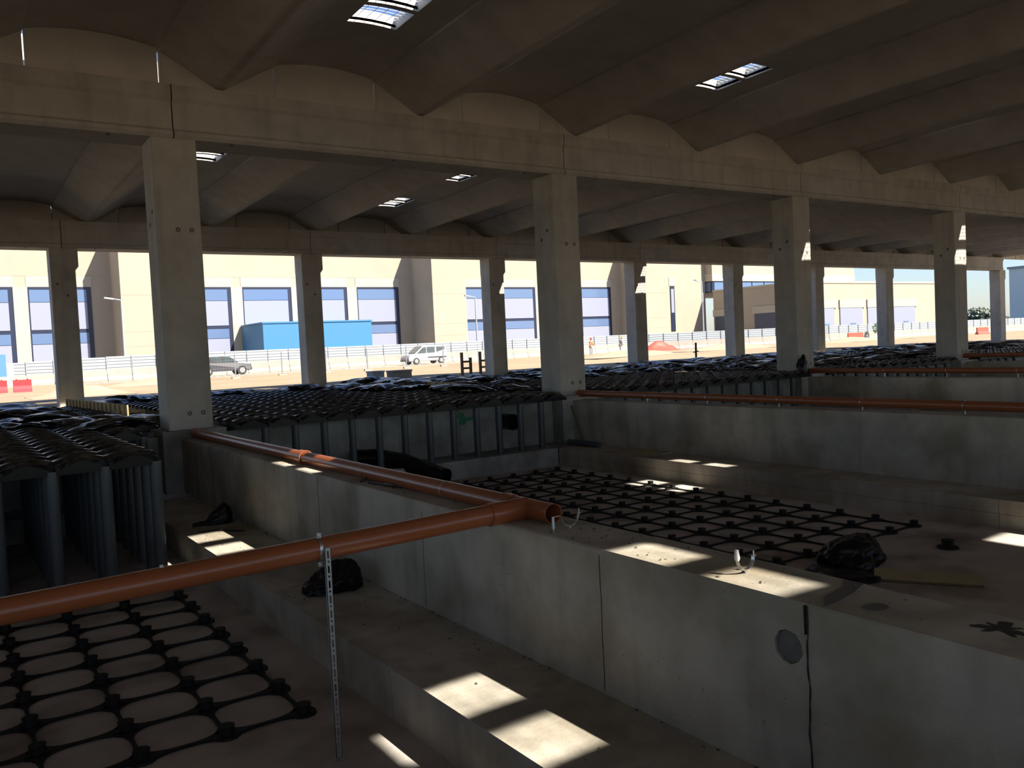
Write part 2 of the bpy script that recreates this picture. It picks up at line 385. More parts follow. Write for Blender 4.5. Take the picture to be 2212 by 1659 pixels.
# ------------------------------------------------------------------ roof: wing beams and vault shells
ceil = empty('ceiling', (20, 8, 5)); tag(ceil, kind='structure')
P0, PER, HALF = 4.68, 4.222, 1.055
BAYS = [(-16.75, -.30, 'rear'), (.02, 16.32, 'near'), (16.78, 33.45, 'far')]
def camber(t): return .17*(1-(2*t-1)**2)
def loft(b, poly, y0, y1, n, smooth=False):
    o = len(b.v); m = len(poly)
    for k in range(n+1):
        t = k/n; y = y0+(y1-y0)*t; c = camber(t)
        for (px_, pz) in poly: b.v.append(Vector((px_, y, pz+c)))
    for k in range(n):
        for i in range(m):
            j = (i+1) % m; b.f.append((o+k*m+i, o+k*m+j, o+(k+1)*m+j, o+(k+1)*m+i)); b.sm.append(False)
    b.f.append(tuple(o+i for i in range(m))); b.f.append(tuple(o+n*m+i for i in range(m))[::-1]); b.sm += [False, False]
Z0 = 5.0
def wing_mesh(y0, y1):
    b = MB()
    und = [(-HALF, .60), (-.10, .045), (-.05, .03), (.05, .03), (.10, .045), (HALF, .60)]
    top = [(HALF, .655), (.12, .16), (-.12, .16), (-HALF, .655)]
    loft(b, [(x, Z0+z) for x, z in und+top], y0, y1, 12)
    for (ya, yb) in ((y0, y0+.14), (y1-.14, y1)):
        poly = [(-HALF+.017, 0), (HALF-.017, 0), (HALF-.017, .58), (.12, .04), (-.12, .04), (-HALF+.017, .58)]
        b.prism([(x, Z0+.032+z*.97) for x, z in poly], 'y', ya, yb)
    return b
SHX = PER/2
def arc(u): return Z0+.645+.13*(1-(u/1.085)**2)
US = [-1.085, -.92, -.77, -.62, -.47, -.24, 0, .24, .47, .62, .77, .92, 1.085]
TH = .09
def shell_piece(b, ya, yb, Y0, Y1, holes):
    yset = sorted(set([ya, yb]+[h for hh in holes for h in hh if ya < h < yb]+[ya+(yb-ya)*k/4 for k in range(1, 4)]))
    nY, nU = len(yset), len(US)
    def hole(i, j):
        ym = (yset[j]+yset[j+1])/2; return 4 <= i < 8 and any(h0 < ym < h1 for h0, h1 in holes)
    o = len(b.v)
    for y in yset:
        c = camber((y-Y0)/(Y1-Y0))
        for u in US: b.v.append(Vector((u, y, arc(u)+c)))
        for u in US: b.v.append(Vector((u, y, arc(u)+c+TH)))
    A = lambda i, j, t: o+j*2*nU+t*nU+i
    for j in range(nY-1):
        for i in range(nU-1):
            if hole(i, j): continue
            b.f.append((A(i, j, 0), A(i+1, j, 0), A(i+1, j+1, 0), A(i, j+1, 0))); b.sm.append(True)
            b.f.append((A(i, j, 1), A(i, j+1, 1), A(i+1, j+1, 1), A(i+1, j, 1))); b.sm.append(True)
            for (di, dj, e) in ((-1, 0, ((i, j), (i, j+1))), (1, 0, ((i+1, j), (i+1, j+1))), (0, -1, ((i, j), (i+1, j))), (0, 1, ((i, j+1), (i+1, j+1)))):
                ii, jj = i+di, j+dj
                if ii < 0 or jj < 0 or ii >= nU-1 or jj >= nY-1 or hole(ii, jj):
                    p, q = e; b.f.append((A(*p, 0), A(*q, 0), A(*q, 1), A(*p, 1))); b.sm.append(False)
def kerb_mesh(ya, yb, Y0, Y1):
    b = MB(); t = .035; us = [-.47, -.24, 0, .24, .47]
    cm = camber(((ya+yb)/2-Y0)/(Y1-Y0)); hi = .225
    for (p, q) in ((ya-t, ya), (yb, yb+t)):
        for k in range(4):
            u0, u1 = us[k], us[k+1]
            vs = [(u, y, arc(u)+cm+dz) for dz in (.03, hi) for y in (p, q) for u in (u0, u1)]
            b.add(vs, [(0, 2, 3, 1), (4, 5, 7, 6), (0, 1, 5, 4), (2, 6, 7, 3), (0, 4, 6, 2), (1, 3, 7, 5)])
    for u in (-.47-t, .47): b.box(u, u+t, ya-t, yb+t, arc(.47)+cm+.03, arc(.47)+cm+hi)
    return b
def wires_mesh(ya, yb, Y0, Y1):
    b = MB(); cm = camber(((ya+yb)/2-Y0)/(Y1-Y0))+.10; r = .004
    for k in range(1, 5):
        u = -.47+.94*k/5; b.box(u-r, u+r, ya, yb, arc(u)+cm-r, arc(u)+cm+r)
    for k in range(1, 6):
        y = ya+(yb-ya)*k/6; us = [-.47, -.24, 0, .24, .47]
        for q in range(4):
            u0, u1 = us[q], us[q+1]
            vs = [(u, y+dy, arc(u)+cm+dz) for dz in (-r, r) for dy in (-r, r) for u in (u0, u1)]
            b.add(vs, [(0, 2, 3, 1), (4, 5, 7, 6), (0, 1, 5, 4), (2, 6, 7, 3), (0, 4, 6, 2), (1, 3, 7, 5)])
    return b
tag(MB().box(-36, 80, 33.5, 33.62, 5.06, 6.35).build('wall_slit_blocker', 'concrete_roof'), kind='structure')  # unseen panel added behind the back beam to keep the roof slits dark
for (y0, y1, bay) in BAYS:
    wm = mesh_of(wing_mesh(y0, y1), 'wing_beam', 'concrete_roof')
    L_ = y1-y0; mid = (y0+y1)/2; cen = [mid-5.0, mid, mid+5.0] if bay == 'far' else [mid-5.0, mid+5.0]
    holes = [(c-.80, c-.065) for c in cen]+[(c+.065, c+.80) for c in cen]
    cutsY = [y0, y0+L_*.245, y0+L_*.485, y0+L_*.72, y1]
    pan = {}
    for sk in (0, 1):
        pan[sk] = []
        for k in range(4):
            b = MB(); shell_piece(b, cutsY[k]+.006, cutsY[k+1]-.006, y0, y1, holes if sk else []); pan[sk].append(mesh_of(b, 'vault_panel', 'concrete_shell'))
    lun = MB()
    us = [-1.038+2.076*k/10 for k in range(11)]
    for (ya, yb) in ((y0, y0+.12), (y1-.12, y1)):
        lun.prism([(-1.038, Z0+.032), (1.038, Z0+.032)]+[(u, arc(u)-.004) for u in us[::-1]], 'y', ya, yb)
    lm = mesh_of(lun, 'end_panel', 'concrete_shell')
    km = [(h, mesh_of(kerb_mesh(*h, y0, y1), 'skylight_kerb', 'kerb'), mesh_of(wires_mesh(*h, y0, y1), 'safety_mesh', 'mesh_white')) for h in holes]
    for yy in (y0+.06, y1-.06): MB().box(-33, 76 if bay != 'rear' else 64, yy-.05, yy+.05, 5.001 if yy < 20 else 5.051, Z0+.034 if yy < 20 else Z0+.075).build('gap_shade_strip', 'stain_shade_dark', ceil, (20, yy, Z0))  # dark strip painted in as the shadow of the gap over the beam
    k0, k1 = (-9, 17) if bay in ('near', 'far') else (-9, 14)
    for k in range(k0, k1):
        x = P0+k*PER
        inst(wm, 'wing_beam', (x, 0, 0), ceil)
        sx = x+SHX; sky_here = (k % 2 == 0)
        for q, me in enumerate(pan[1 if sky_here else 0]):
            vp = inst(me, 'vault_panel', (sx, 0, 0), ceil)
            if sky_here:
                for (h, ke, wi) in km:
                    hm = (h[0]+h[1])/2
                    if cutsY[q] <= hm < cutsY[q+1]:
                        inst(ke, 'skylight_kerb', (sx, 0, 0), vp); tag(inst(wi, 'safety_mesh', (sx, 0, 0), vp), kind='stuff')
        inst(lm, 'end_panel', (sx, 0, 0), ceil)

# ------------------------------------------------------------------ plastic dome decks on tubes
U = .58
def dome_mesh():
    b = MB(); n = 8
    def h(i, j):
        u, v = 2*i/n-1, 2*j/n-1
        z = .12*(1-(abs(u)*abs(v))**1.3)+.03*(1-max(u*u, v*v))
        if j % 2 == 1: z += .022
        return z
    for j in range(n+1):
        for i in range(n+1): b.v.append(Vector(((i/n-.5)*U*.992, (j/n-.5)*U*.992, h(i, j))))
    for j in range(n):
        for i in range(n):
            a = j*(n+1)+i; b.f.append((a, a+1, a+n+2, a+n+1)); b.sm.append(False)
    ring = [(i, 0) for i in range(n)]+[(n, j) for j in range(n)]+[(n-i, n) for i in range(n)]+[(0, n-j) for j in range(n)]
    o = len(b.v)
    for (i, j) in ring: b.v.append(Vector(((i/n-.5)*U*.992, (j/n-.5)*U*.992, -.03)))
    m = len(ring)
    for k in range(m):
        q = (k+1) % m; A = ring[k][1]*(n+1)+ring[k][0]; B = ring[q][1]*(n+1)+ring[q][0]
        b.f.append((A, o+k, o+q, B)); b.sm.append(False)
    b.box(-U/2+.005, -U/2+.05, -U/2+.005, -U/2+.05, 0, .06)
    return b
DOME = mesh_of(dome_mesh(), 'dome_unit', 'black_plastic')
TB = {}
def tube_mesh(h):
    if h not in TB:
        b = MB(); b.pipe([(0, 0, 0), (0, 0, h)], .072, .006, 18); TB[h] = mesh_of(b, 'support_tube', 'tube_plastic')
    return TB[h]
DZ = -1.235
def deck(label, cells, part_max, tubes, tube_h, tube_z):
    cells = sorted(cells, key=lambda c: c[1]+.35*c[0])
    x, y = cells[0]
    r = empty('formwork_deck', (x, y, tube_z)); tag(r, label, 'formwork deck')
    for (cx, cy) in cells[:part_max]:
        inst(DOME, 'dome_unit', (cx, cy, DZ+random.uniform(-.004, .004)), r, (random.uniform(-.008, .008), random.uniform(-.008, .008), 0))
    rest = cells[part_max:]
    if rest:
        b = MB(); vs = [v.co.copy() for v in DOME.vertices]; fs = [tuple(p.vertices) for p in DOME.polygons]
        for (cx, cy) in rest:
            m = Matrix.Translation((cx, cy, DZ+random.uniform(-.01, .02)))@Euler((random.uniform(-.03, .03), random.uniform(-.03, .03), 0)).to_matrix().to_4x4()
            b.add([m@v for v in vs], fs)
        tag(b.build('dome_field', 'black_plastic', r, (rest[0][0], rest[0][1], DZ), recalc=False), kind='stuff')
    for (tx, ty) in tubes: inst(tube_mesh(tube_h), 'support_tube', (tx, ty, tube_z), r)
    return r
X1, Y1_ = 2.24, 11.33
c1 = [(X1-U/2-U*i, Y1_+U/2+U*j) for i in range(8) for j in range(29)]
c1 += [(X1+U/2+U*i, 15.40+U/2+U*j) for i in range(1) for j in range(22)]+[(X1+U*1.5+.0, 17.3+U*j) for j in range(18)]
t1 = [(X1-.04-U*i, Y1_+.06+U*j) for i in range(8) for j in range(8)]+[(2.82, 15.46), (2.82, 16.04)]
deck('black dome formwork deck on grey tubes in the left pit', c1, 300, t1, DZ-FL+.01, FL+.005)
c2 = [(4.42+U/2+U*i, 15.48+U/2+U*j) for i in range(13) for j in range(22)]
t2 = [(4.42+U*i, 15.72) for i in range(1, 13)]
deck('black dome formwork deck between the nearest and second columns', c2, 300, t2, DZ-FT+.01, FT+.0)
c3 = [(13.42+U/2+U*i, 15.48+U/2+U*j) for i in range(13) for j in range(22)]
t3 = [(13.42+U*i, 15.72) for i in range(1, 13)]
deck('black dome formwork deck between the second and third columns', c3, 140, t3, DZ-FT+.01, FT+.0)
c4 = [(22.3+U/2+U*i, 15.9+U/2+U*j) for i in range(13) for j in range(21)]
deck('black dome formwork deck between the third and fourth columns', c4, 39, [(22.3+U*i, 16.1) for i in range(1, 13)], DZ-FT+.01, FT)
c5 = [(31.2+U/2+U*i, 15.9+U/2+U*j) for i in range(34) for j in range(21) if not (abs(31.2+U/2+U*i-38) < .75 and j < 4)]
deck('black dome formwork deck beyond the fourth column at right', c5, 30, [(31.2+U*i, 16.1) for i in range(1, 6)], DZ-FT+.01, FT)

# ------------------------------------------------------------------ loose black pieces lying on the decks
def sheet_mesh(seed, sx, sy, amp):
    rnd = random.Random(seed); b = MB(); n = 10
    ph = [rnd.uniform(0, 6) for _ in range(6)]
    def edge(t): return 1+.10*math.sin(t*9+ph[0])+.07*math.sin(t*17+ph[1])
    for j in range(n+1):
        for i in range(n+1):
            u, v = 2*i/n-1, 2*j/n-1; e = edge(u*2+v*3)
            z = amp*(1.0*(1-u*u)*(1-.4*v*v)+.22*math.sin(u*3.2+ph[2])*math.cos(v*2.6+ph[3])+.12*math.sin(v*6+ph[4]))
            b.v.append(Vector((u*sx*e, v*sy*e, max(.005, z))))
    for j in range(n):
        for i in range(n):
            a = j*(n+1)+i; b.f.append((a, a+1, a+n+2, a+n+1)); b.sm.append(True)
    N = len(b.v); nf = len(b.f)
    b.v += [v-Vector((0, 0, .012)) for v in b.v]
    for k in range(nf): b.f.append(tuple(i+N for i in b.f[k])[::-1]); b.sm.append(True)
    ring = [i for i in range(n+1)]+[(n+1)*j+n for j in range(1, n+1)]+[(n+1)*n+n-i for i in range(1, n+1)]+[(n+1)*(n-j) for j in range(1, n)]
    for k in range(len(ring)):
        q = ring[(k+1) % len(ring)]; b.f.append((ring[k], q, q+N, ring[k]+N)); b.sm.append(False)
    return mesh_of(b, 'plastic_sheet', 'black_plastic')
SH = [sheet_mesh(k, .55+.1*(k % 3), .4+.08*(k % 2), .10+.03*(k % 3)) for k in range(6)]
def loose(x, y, z, s=1, k=0, label=None, group=None, rz=None):
    o = inst(SH[k % 6], 'plastic_sheet', (x, y, z), None, (random.uniform(-.12, .12), random.uniform(-.12, .12), random.uniform(0, 6.2) if rz is None else rz), (s, s, s))
    return tag(o, label, 'plastic sheet', group)
TOP = -1.075
for k, (x, y, z, s) in enumerate([(1.15, 19.2, TOP-.03, .9), (1.6, 18.6, TOP-.03, .8), (2.15, 18.0, TOP-.02, .9), (1.5, 20.8, TOP-.03, 1.0), (2.0, 20.2, TOP+.0, .9), (1.6, 23.2, TOP+.02, 1.1), (1.35, 25.2, TOP+.06, 1.3), (1.9, 21.8, TOP-.02, .9)]):
    loose(x, y, z, s, k, 'loose warped black plastic piece heaped on the left deck', 'loose black pieces on the left deck')
for k, (x, y, z, s) in enumerate([(2.5, 16.6, TOP+.02, .8), (2.95, 17.3, TOP+.03, .8), (2.7, 18.4, TOP+.02, .7)]):
    loose(x, y, z, s, k+2, 'warped black plastic piece on the deck edge left of the nearest column', 'black pieces left of the nearest column')
for k in range(12):
    loose(4.3+.55*k*.6+random.uniform(-.2, .2), 27.8+random.uniform(-.4, .6), -1.13+random.uniform(0, .08), 1.0, k, 'ragged black plastic piece along the deck end behind the nearest column', 'ragged pieces behind the nearest column')
for k in range(9):
    loose(10.2+.12*k+random.uniform(-.2, .2), 27.6-.7*k+random.uniform(-.3, .3), TOP+.02, 1.0, k+1, 'ragged black plastic strip lying across the middle deck', 'black strips across the middle deck')
for k in range(16):
    t = k/15; loose(11.6+random.uniform(-.7, .9)+1.2*t, 17.6+11*t+random.uniform(-.5, .5), TOP+.02+random.uniform(0, .06), .8+.35*t, k, 'loose black plastic piece left of the second column', 'loose pieces left of the second column')
def spread(n, x0, x1, y0, y1, size, gap, label, group):
    pts = []; tries = 0
    while len(pts) < n and tries < 4000:
        tries += 1; x, y = random.uniform(x0, x1), random.uniform(y0, y1)
        if all(math.hypot(x-a, y-b_) > gap for a, b_ in pts): pts.append((x, y))
    for k, (x, y) in enumerate(pts): loose(x, y, TOP-.01+random.uniform(0, .03), size*random.uniform(.8, 1.1), k, label, group)
spread(26, 13.9, 21.0, 21.5, 28.2, .95, 1.25, 'loose black plastic piece on the deck right of the second column', 'loose pieces right of the second column')
spread(36, 22.8, 30.6, 17.6, 28.2, 1.1, 1.35, 'loose black plastic piece heaped on the deck right of the third column', 'heaped pieces right of the third column')
spread(22, 31.6, 46, 20, 28.2, 1.35, 1.9, 'loose black plastic piece beyond the fourth column', 'loose pieces beyond the fourth column')
tag(MB().box(46.6, 46.9, 22.5, 34, -1.06, -.99).build('long_plank', 'white_sheet', None, (46.7, 28, -1.06)), 'long pale plank lying across the far right deck', 'plank')

# timber formwork boards on edge with battens
def batten_board(p, q, h, n, label, z0=-1.19):
    p, q = Vector((*p, z0)), Vector((*q, z0)); d = (q-p); L_ = d.length; a = math.atan2(d.y, d.x); c = (p+q)/2
    r = empty('formwork_board', p); tag(r, label, 'board')
    b = MB(); b.obox(c+Vector((0, 0, h/2)), (L_, .03, h), (0, 0, a)); b.build('panel', 'timber', r, c)
    nrm = Vector((math.sin(a), -math.cos(a), 0))
    for k in range(n):
        o = p+d*((k+.5)/n)
        b = MB(); b.obox(o-nrm*.035+Vector((0, 0, h*.5)), (.09, .05, h*.96), (0, 0, a)); b.build('batten', 'timber', r, o)
        b = MB(); b.obox(o+nrm*.035+Vector((0, 0, h*.5)), (.09, .05, h*.96), (0, 0, a)); b.build('batten', 'timber_dark', r, o)
batten_board((3.45, 20.4), (3.05, 27.6), .31, 16, 'timber formwork board with battens left of the nearest column')
batten_board((11.35, 18.7), (12.9, 26.7), .2, 13, 'timber formwork board with battens left of the second column', -1.1)
for k, (x, y) in enumerate([(3.6, 21.0), (3.7, 22.2)]):
    b = MB(); b.obox((x, y, -1.06), (.7, .16, .05), (.1, .05, .5+.4*k)); tag(b.build('plank_offcut', 'timber', None, (x, y, -1.06)), ['short pale timber offcut at the near end of the batten board', 'second timber offcut behind the batten board end'][k], 'offcut')
for k, (x, y) in enumerate([(22.07, 36.7), (23.34, 37.0)]):
    r = empty('timber_trestle', (x, y, GR)); tag(r, ['left timber trestle standing behind the deck near the van', 'right timber trestle standing behind the deck near the van'][k], 'trestle')
    for dx in (-.25, .25):
        b = MB(); b.box(x+dx-.06, x+dx+.06, y-.05, y+.05, GR-.05, -.15 if dx < 0 else -.42); b.build('post', 'timber_dark', r, (x+dx, y, GR))
    for zz in (-.62, -.95):
        b = MB(); b.box(x-.3, x+.3, y-.04, y+.04, zz-.05, zz+.05); b.build('rail', 'timber_dark', r, (x, y, zz))
for k, (x, y, h) in enumerate([(33.2, 36.2, .85), (34.5, 37.2, .9), (36.9, 35.2, 1.0)]):
    b = MB(); b.sweep([(x, y, GR-.1), (x+.02, y, GR+h)], .06, 8); b.sweep([(x-.2, y, GR+h*.45), (x+.2, y, GR+h*.5)], .035, 6)
    tag(b.build('marker_stake', 'dark_metal', None, (x, y, GR)), ['left dark stake behind the deck below the workers', 'right dark stake behind the deck below the workers', 'dark stake before the orange mesh heap'][k], 'stake')

# ------------------------------------------------------------------ base grids on the pit floor
def foot_mesh(xm, xp, ym, yp):     # conical foot with half bars towards its neighbours
    b = MB(); r = .062; n = 12
    b.sweep([(0, 0, .0), (0, 0, .018), (0, 0, .022), (0, 0, .075)], [.10, .095, .055, .050], n, smooth=False)
    b.sweep([(0, 0, .07), (0, 0, .082)], [.058, .058], n, smooth=False)
    for ok, d in ((xm, (-1, 0)), (xp, (1, 0)), (ym, (0, -1)), (yp, (0, 1))):
        if not ok: continue
        w0, w1 = .085, .014; dx, dy = d; ax, ay = -dy, dx
        prev = None
        for t, wd in ((.04, .085), (.09, .05), (.14, .028), (.20, .016), (.2905, .013)):
            cur = [(dx*t+ax*wd, dy*t+ay*wd, z) for z in (.004, .022)]+[(dx*t-ax*wd, dy*t-ay*wd, z) for z in (.022, .004)]
            if prev: b.add(prev+cur, [(0, 1, 5, 4), (1, 2, 6, 5), (2, 3, 7, 6), (3, 0, 4, 7)])
            prev = cur
    return b
FM = {}
def base_grid(label, feet):
    S = set(feet); r = empty('base_grid', (*pos(feet[0]), FL)); tag(r, label, 'base grid')
    for (i, j, gx, gy) in feet:
        key = tuple((a, c, gx, gy) in S for a, c in ((i-1, j), (i+1, j), (i, j-1), (i, j+1)))
        if key not in FM: FM[key] = mesh_of(foot_mesh(*key), 'grid_foot', 'black_grid')
        x, y = pos((i, j, gx, gy)); inst(FM[key], 'grid_foot', (x, y, FL+.001), r)
def pos(f): return (f[2]+f[0]*U, f[3]+f[1]*U)
base_grid('black plastic base grid on the floor of the left pit', [(-i, j, 2.157, 6.254) for i in range(11) for j in range(8)])
base_grid('black plastic base grid on the floor of the pit behind the near wall', [(-i, j, 11.0, 6.555) for i in range(11) for j in range(15) if not (i > 4 and j < 0)])
m0 = mesh_of(foot_mesh(0, 0, 0, 0), 'floor_spacer', 'black_grid')
tag(inst(m0, 'floor_spacer', (10.17, 5.63, FL+.001), None, (0, 0, .3), (1.3, 1.3, 1.3)), 'single loose black grid foot near the sunlit floor patch', 'grid foot')

# ------------------------------------------------------------------ orange drain pipes
R = .078
def ring(p, ax, r, w, m, parent, name):
    d = Vector(ax); p = Vector(p); b = MB(); b.pipe([p-d*w/2, p+d*w/2], r, .012, 24); return b.build(name, m, parent, p)
pz = -1.278
p1 = empty('drain_pipe', (3.8, 10, WT)); tag(p1, 'orange plastic drain pipe with T end along the near wall top', 'pipe')
MB().pipe([(3.8, 15.92, pz), (3.8, 10.6, pz)], R, .005, 28).build('pipe_run', 'pvc', p1, (3.8, 13, pz))
MB().pipe([(3.8, 10.62, pz), (3.8, 5.15, pz)], R, .005, 28).build('pipe_run', 'pvc', p1, (3.8, 8, pz))
ring((3.8, 15.86, pz), (0, 1, 0), R+.012, .16, 'pvc_red', p1, 'socket')
ring((3.8, 10.47, pz), (0, 1, 0), R+.012, .18, 'pvc', p1, 'socket'); ring((3.8, 10.38, pz), (0, 1, 0), R+.018, .03, 'pvc', p1, 'socket_lip')
ring((3.8, 5.75, pz), (0, 1, 0), R+.008, .12, 'pvc', p1, 'socket')
for y in (13.84, 12.04, 8.59, 6.78): ring((3.8, y, pz), (0, 1, 0), R+.002, .010, 'zinc_dull', p1, 'clamp')
MB().pipe([(3.80, 5.50, pz-.002), (3.44, 5.50, pz-.006)], R+.010, .012, 28).build('branch', 'pvc', p1, (3.7, 5.5, pz))
p2 = empty('drain_pipe', (1, 5.5, pz)); tag(p2, 'orange plastic drain pipe crossing the left pit on a metal strut', 'pipe')
zl = lambda x: pz-.001-(3.6-x)*.017
MB().pipe([(3.62, 5.50, zl(3.62)), (-3.5, 5.50, zl(-3.5))], R, .005, 28).build('pipe_run', 'pvc', p2, (0, 5.5, pz))
for x in (3.17,): ring((x, 5.5, zl(x)), (1, 0, 0), R+.0015, .006, 'pvc', p2, 'printed_band')
b = MB(); b.box(1.05, 1.07, 5.49, 5.51, zl(1.06)+R-.004, zl(1.06)+R+.012); b.build('clamp_nut', 'zinc', p2, (1.06, 5.5, zl(1.06)+R))
for i, (x, y0, zc, lab) in enumerate([(12.75, 16.0, -1.185, 'orange plastic drain pipe along the middle wall top'), (21.66, 16.05, -1.13, 'orange plastic drain pipe along the far wall top'), (30.55, 16.1, -1.07, 'short visible orange drain pipe right of the fourth column')]):
    r = empty('drain_pipe', (x, 8, zc)); tag(r, lab, 'pipe')
    MB().pipe([(x, y0-.05, zc), (x, -.6, zc-.03)], R-.004, .005, 24).build('pipe_run', 'pvc', r, (x, 8, zc))
    ring((x, y0-.10, zc), (0, 1, 0), R+.010, .2, 'pvc_red', r, 'socket')
    for y in (13.64, 11.9, 10.15, 8.45, 6.74):
        ring((x, y, zc-.015), (0, 1, 0), R+.001, .012, 'zinc', r, 'clamp')
        b = MB(); b.sweep([(x, y, zc-.19), (x, y, zc-.07)], .008, 6); b.build('clamp_rod', 'zinc', r, (x, y, zc-.1))

# slotted steel strut with clamp under the crossing pipe
st = empty('slotted_strut', (2.09, 5.40, FL)); tag(st, 'slotted galvanised steel strut holding the orange pipe', 'strut')
b = MB(); yf = 5.395; xw, xs_ = .021, .0065; z = FL+.01; zt = -1.285; zz = z
b.box(2.09-xw, 2.09-xs_, yf, yf+.003, z, zt); b.box(2.09+xs_, 2.09+xw, yf, yf+.003, z, zt)
b.box(2.09-xw, 2.09-xw+.003, yf, yf+.021, z, zt); b.box(2.09+xw-.003, 2.09+xw, yf, yf+.021, z, zt)
k = 0; zc = zt
while zc > z:
    lo = zc-(.022 if k % 2 == 0 else .016); b.box(2.09-xs_, 2.09+xs_, yf, yf+.003, max(lo, z), zc); zc = lo-(.050 if k % 2 == 0 else .013); k += 1
b.build('channel', 'zinc_dull', st, (2.09, 5.4, FL))
MB().box(2.05, 2.13, 5.35, 5.45, FL, FL+.006).build('foot_plate', 'zinc_dull', st, (2.09, 5.4, FL))
ring((2.06, 5.5, zl(2.06)), (1, 0, 0), R+.004, .022, 'zinc', st, 'clamp')
for dz in (R+.018, -R-.02):
    b = MB(); b.box(2.045, 2.075, 5.46, 5.485, zl(2.06)+dz-.016, zl(2.06)+dz+.016); b.sweep([(2.06, 5.44, zl(2.06)+dz), (2.06, 5.50, zl(2.06)+dz)], .007, 8)
    b.build('clamp_bolt', 'zinc', st, (2.06, 5.47, zl(2.06)+dz))

# open pipe clamps on the near wall
def strap(c, rad, a0, a1, w, name, parent, m='zinc'):
    b = MB(); n = 18; cx, cy, cz = c; t = .003
    for k in range(n+1):
        th = a0+(a1-a0)*k/n
        for rr in (rad, rad+t):
            for dy in (-w/2, w/2): b.v.append(Vector((cx+math.cos(th)*rr, cy+dy, cz+math.sin(th)*rr)))
    for k in range(n):
        q = 4*k
        b.f += [(q, q+1, q+5, q+4), (q+2, q+6, q+7, q+3), (q, q+4, q+6, q+2), (q+1, q+3, q+7, q+5)]; b.sm += [True, True, False, False]
    b.f += [(0, 2, 3, 1), (4*n, 4*n+1, 4*n+3, 4*n+2)]; b.sm += [False, False]
    return b.build(name, m, parent, c)
h1 = empty('pipe_clamp', (3.79, 4.95, WT)); tag(h1, 'open metal pipe clamp standing beside the orange pipe end', 'pipe clamp')
cz = WT+.10
strap((3.80, 4.95, cz), .08, math.radians(190), math.radians(362), .02, 'strap', h1)
b = MB(); b.sweep([(3.80, 4.95, WT), (3.80, 4.95, WT+.02)], .007, 8); b.build('anchor', 'zinc', h1, (3.8, 4.95, WT))
b = MB(); b.box(3.875, 3.905, 4.94, 4.96, cz, cz+.004); b.sweep([(3.89, 4.95, cz-.012), (3.89, 4.95, cz+.04)], .004, 8); b.build('ear_bolt', 'zinc', h1, (3.89, 4.95, cz))
b = MB(); b.sweep([(3.655, 4.96, WT+.02), (3.655, 4.96, WT+.105)], [.014, .010], 8); b.sweep([(3.655, 4.96, WT), (3.655, 4.96, WT+.02)], .007, 8); b.box(3.65, 3.72, 4.95, 4.97, WT+.103, WT+.107); b.build('half_strap', 'zinc', h1, (3.655, 4.96, WT))
h2 = empty('pipe_clamp', (3.76, 3.27, WT)); tag(h2, 'open metal pipe clamp standing in the sunlit patch on the near wall', 'pipe clamp')
cz = WT+.09
strap((3.765, 3.27, cz), .066, math.radians(185), math.radians(358), .024, 'strap', h2)
b = MB(); b.sweep([(3.765, 3.27, WT), (3.765, 3.27, WT+.024)], .007, 8); b.build('anchor', 'zinc', h2, (3.765, 3.27, WT))
b = MB(); b.sweep([(3.697, 3.27, cz-.005), (3.697, 3.27, cz+.01), (3.694, 3.27, cz+.05), (3.697, 3.27, cz+.06)], [.012, .017, .012, .011], 10); b.build('plug', 'mesh_white', h2, (3.69, 3.27, cz))
b = MB(); b.box(3.825, 3.852, 3.26, 3.28, cz, cz+.004); b.sweep([(3.838, 3.27, cz-.01), (3.838, 3.27, cz+.03)], .004, 8); b.build('ear_bolt', 'zinc', h2, (3.84, 3.27, cz))
# dark strap offcuts, crumbs
r = empty('strap_offcut', (3.74, 8.0, WT)); tag(r, 'dark bent strap offcut lying under the orange pipe on the near wall', 'metal strap')
b = MB(); b.sweep([(3.64, 8.35, WT+.012), (3.67, 8.28, WT+.03), (3.69, 8.30, WT+.06)], .011, 6); b.build('hook_end', 'dark_metal', r, (3.66, 8.3, WT))
b = MB(); b.sweep([(3.68, 8.24, WT+.012), (3.71, 8.02, WT+.014), (3.73, 7.86, WT+.02), (3.72, 7.72, WT+.03), (3.76, 7.6, WT+.02)], [.014, .012, .02, .018, .012], 6); b.build('strip', 'dark_metal', r, (3.72, 7.9, WT))
b = MB()
for k in range(80):
    x, y = random.uniform(3.57, 4.03), random.choice([random.gauss(4.6, .45), random.uniform(1.2, 9)]); s_ = random.uniform(.003, .010)
    b.obox((x, y, WT+s_*.4), (s_*2, s_*1.6, s_), (random.random(), random.random(), random.random()*6))
tag(b.build('mortar_crumbs', 'concrete_dark', None, (3.8, 4.6, WT)), 'dark mortar crumbs scattered on the near wall top', 'crumbs', kind='stuff')
b = MB()
for k in range(150):
    x, y = random.uniform(2.7, 3.54), random.uniform(1.5, 14)
    if random.random() < .55: x = 3.55-abs(random.gauss(0, .03))-.01
    s_ = random.uniform(.003, .009); b.obox((x, y, FT+s_*.4), (s_*2, s_*1.6, s_), (random.random(), random.random(), random.random()*6))
tag(b.build('concrete_crumbs', 'concrete_dark', None, (3.1, 6, FT)), 'concrete crumbs scattered along the near wall footing', 'crumbs', kind='stuff')

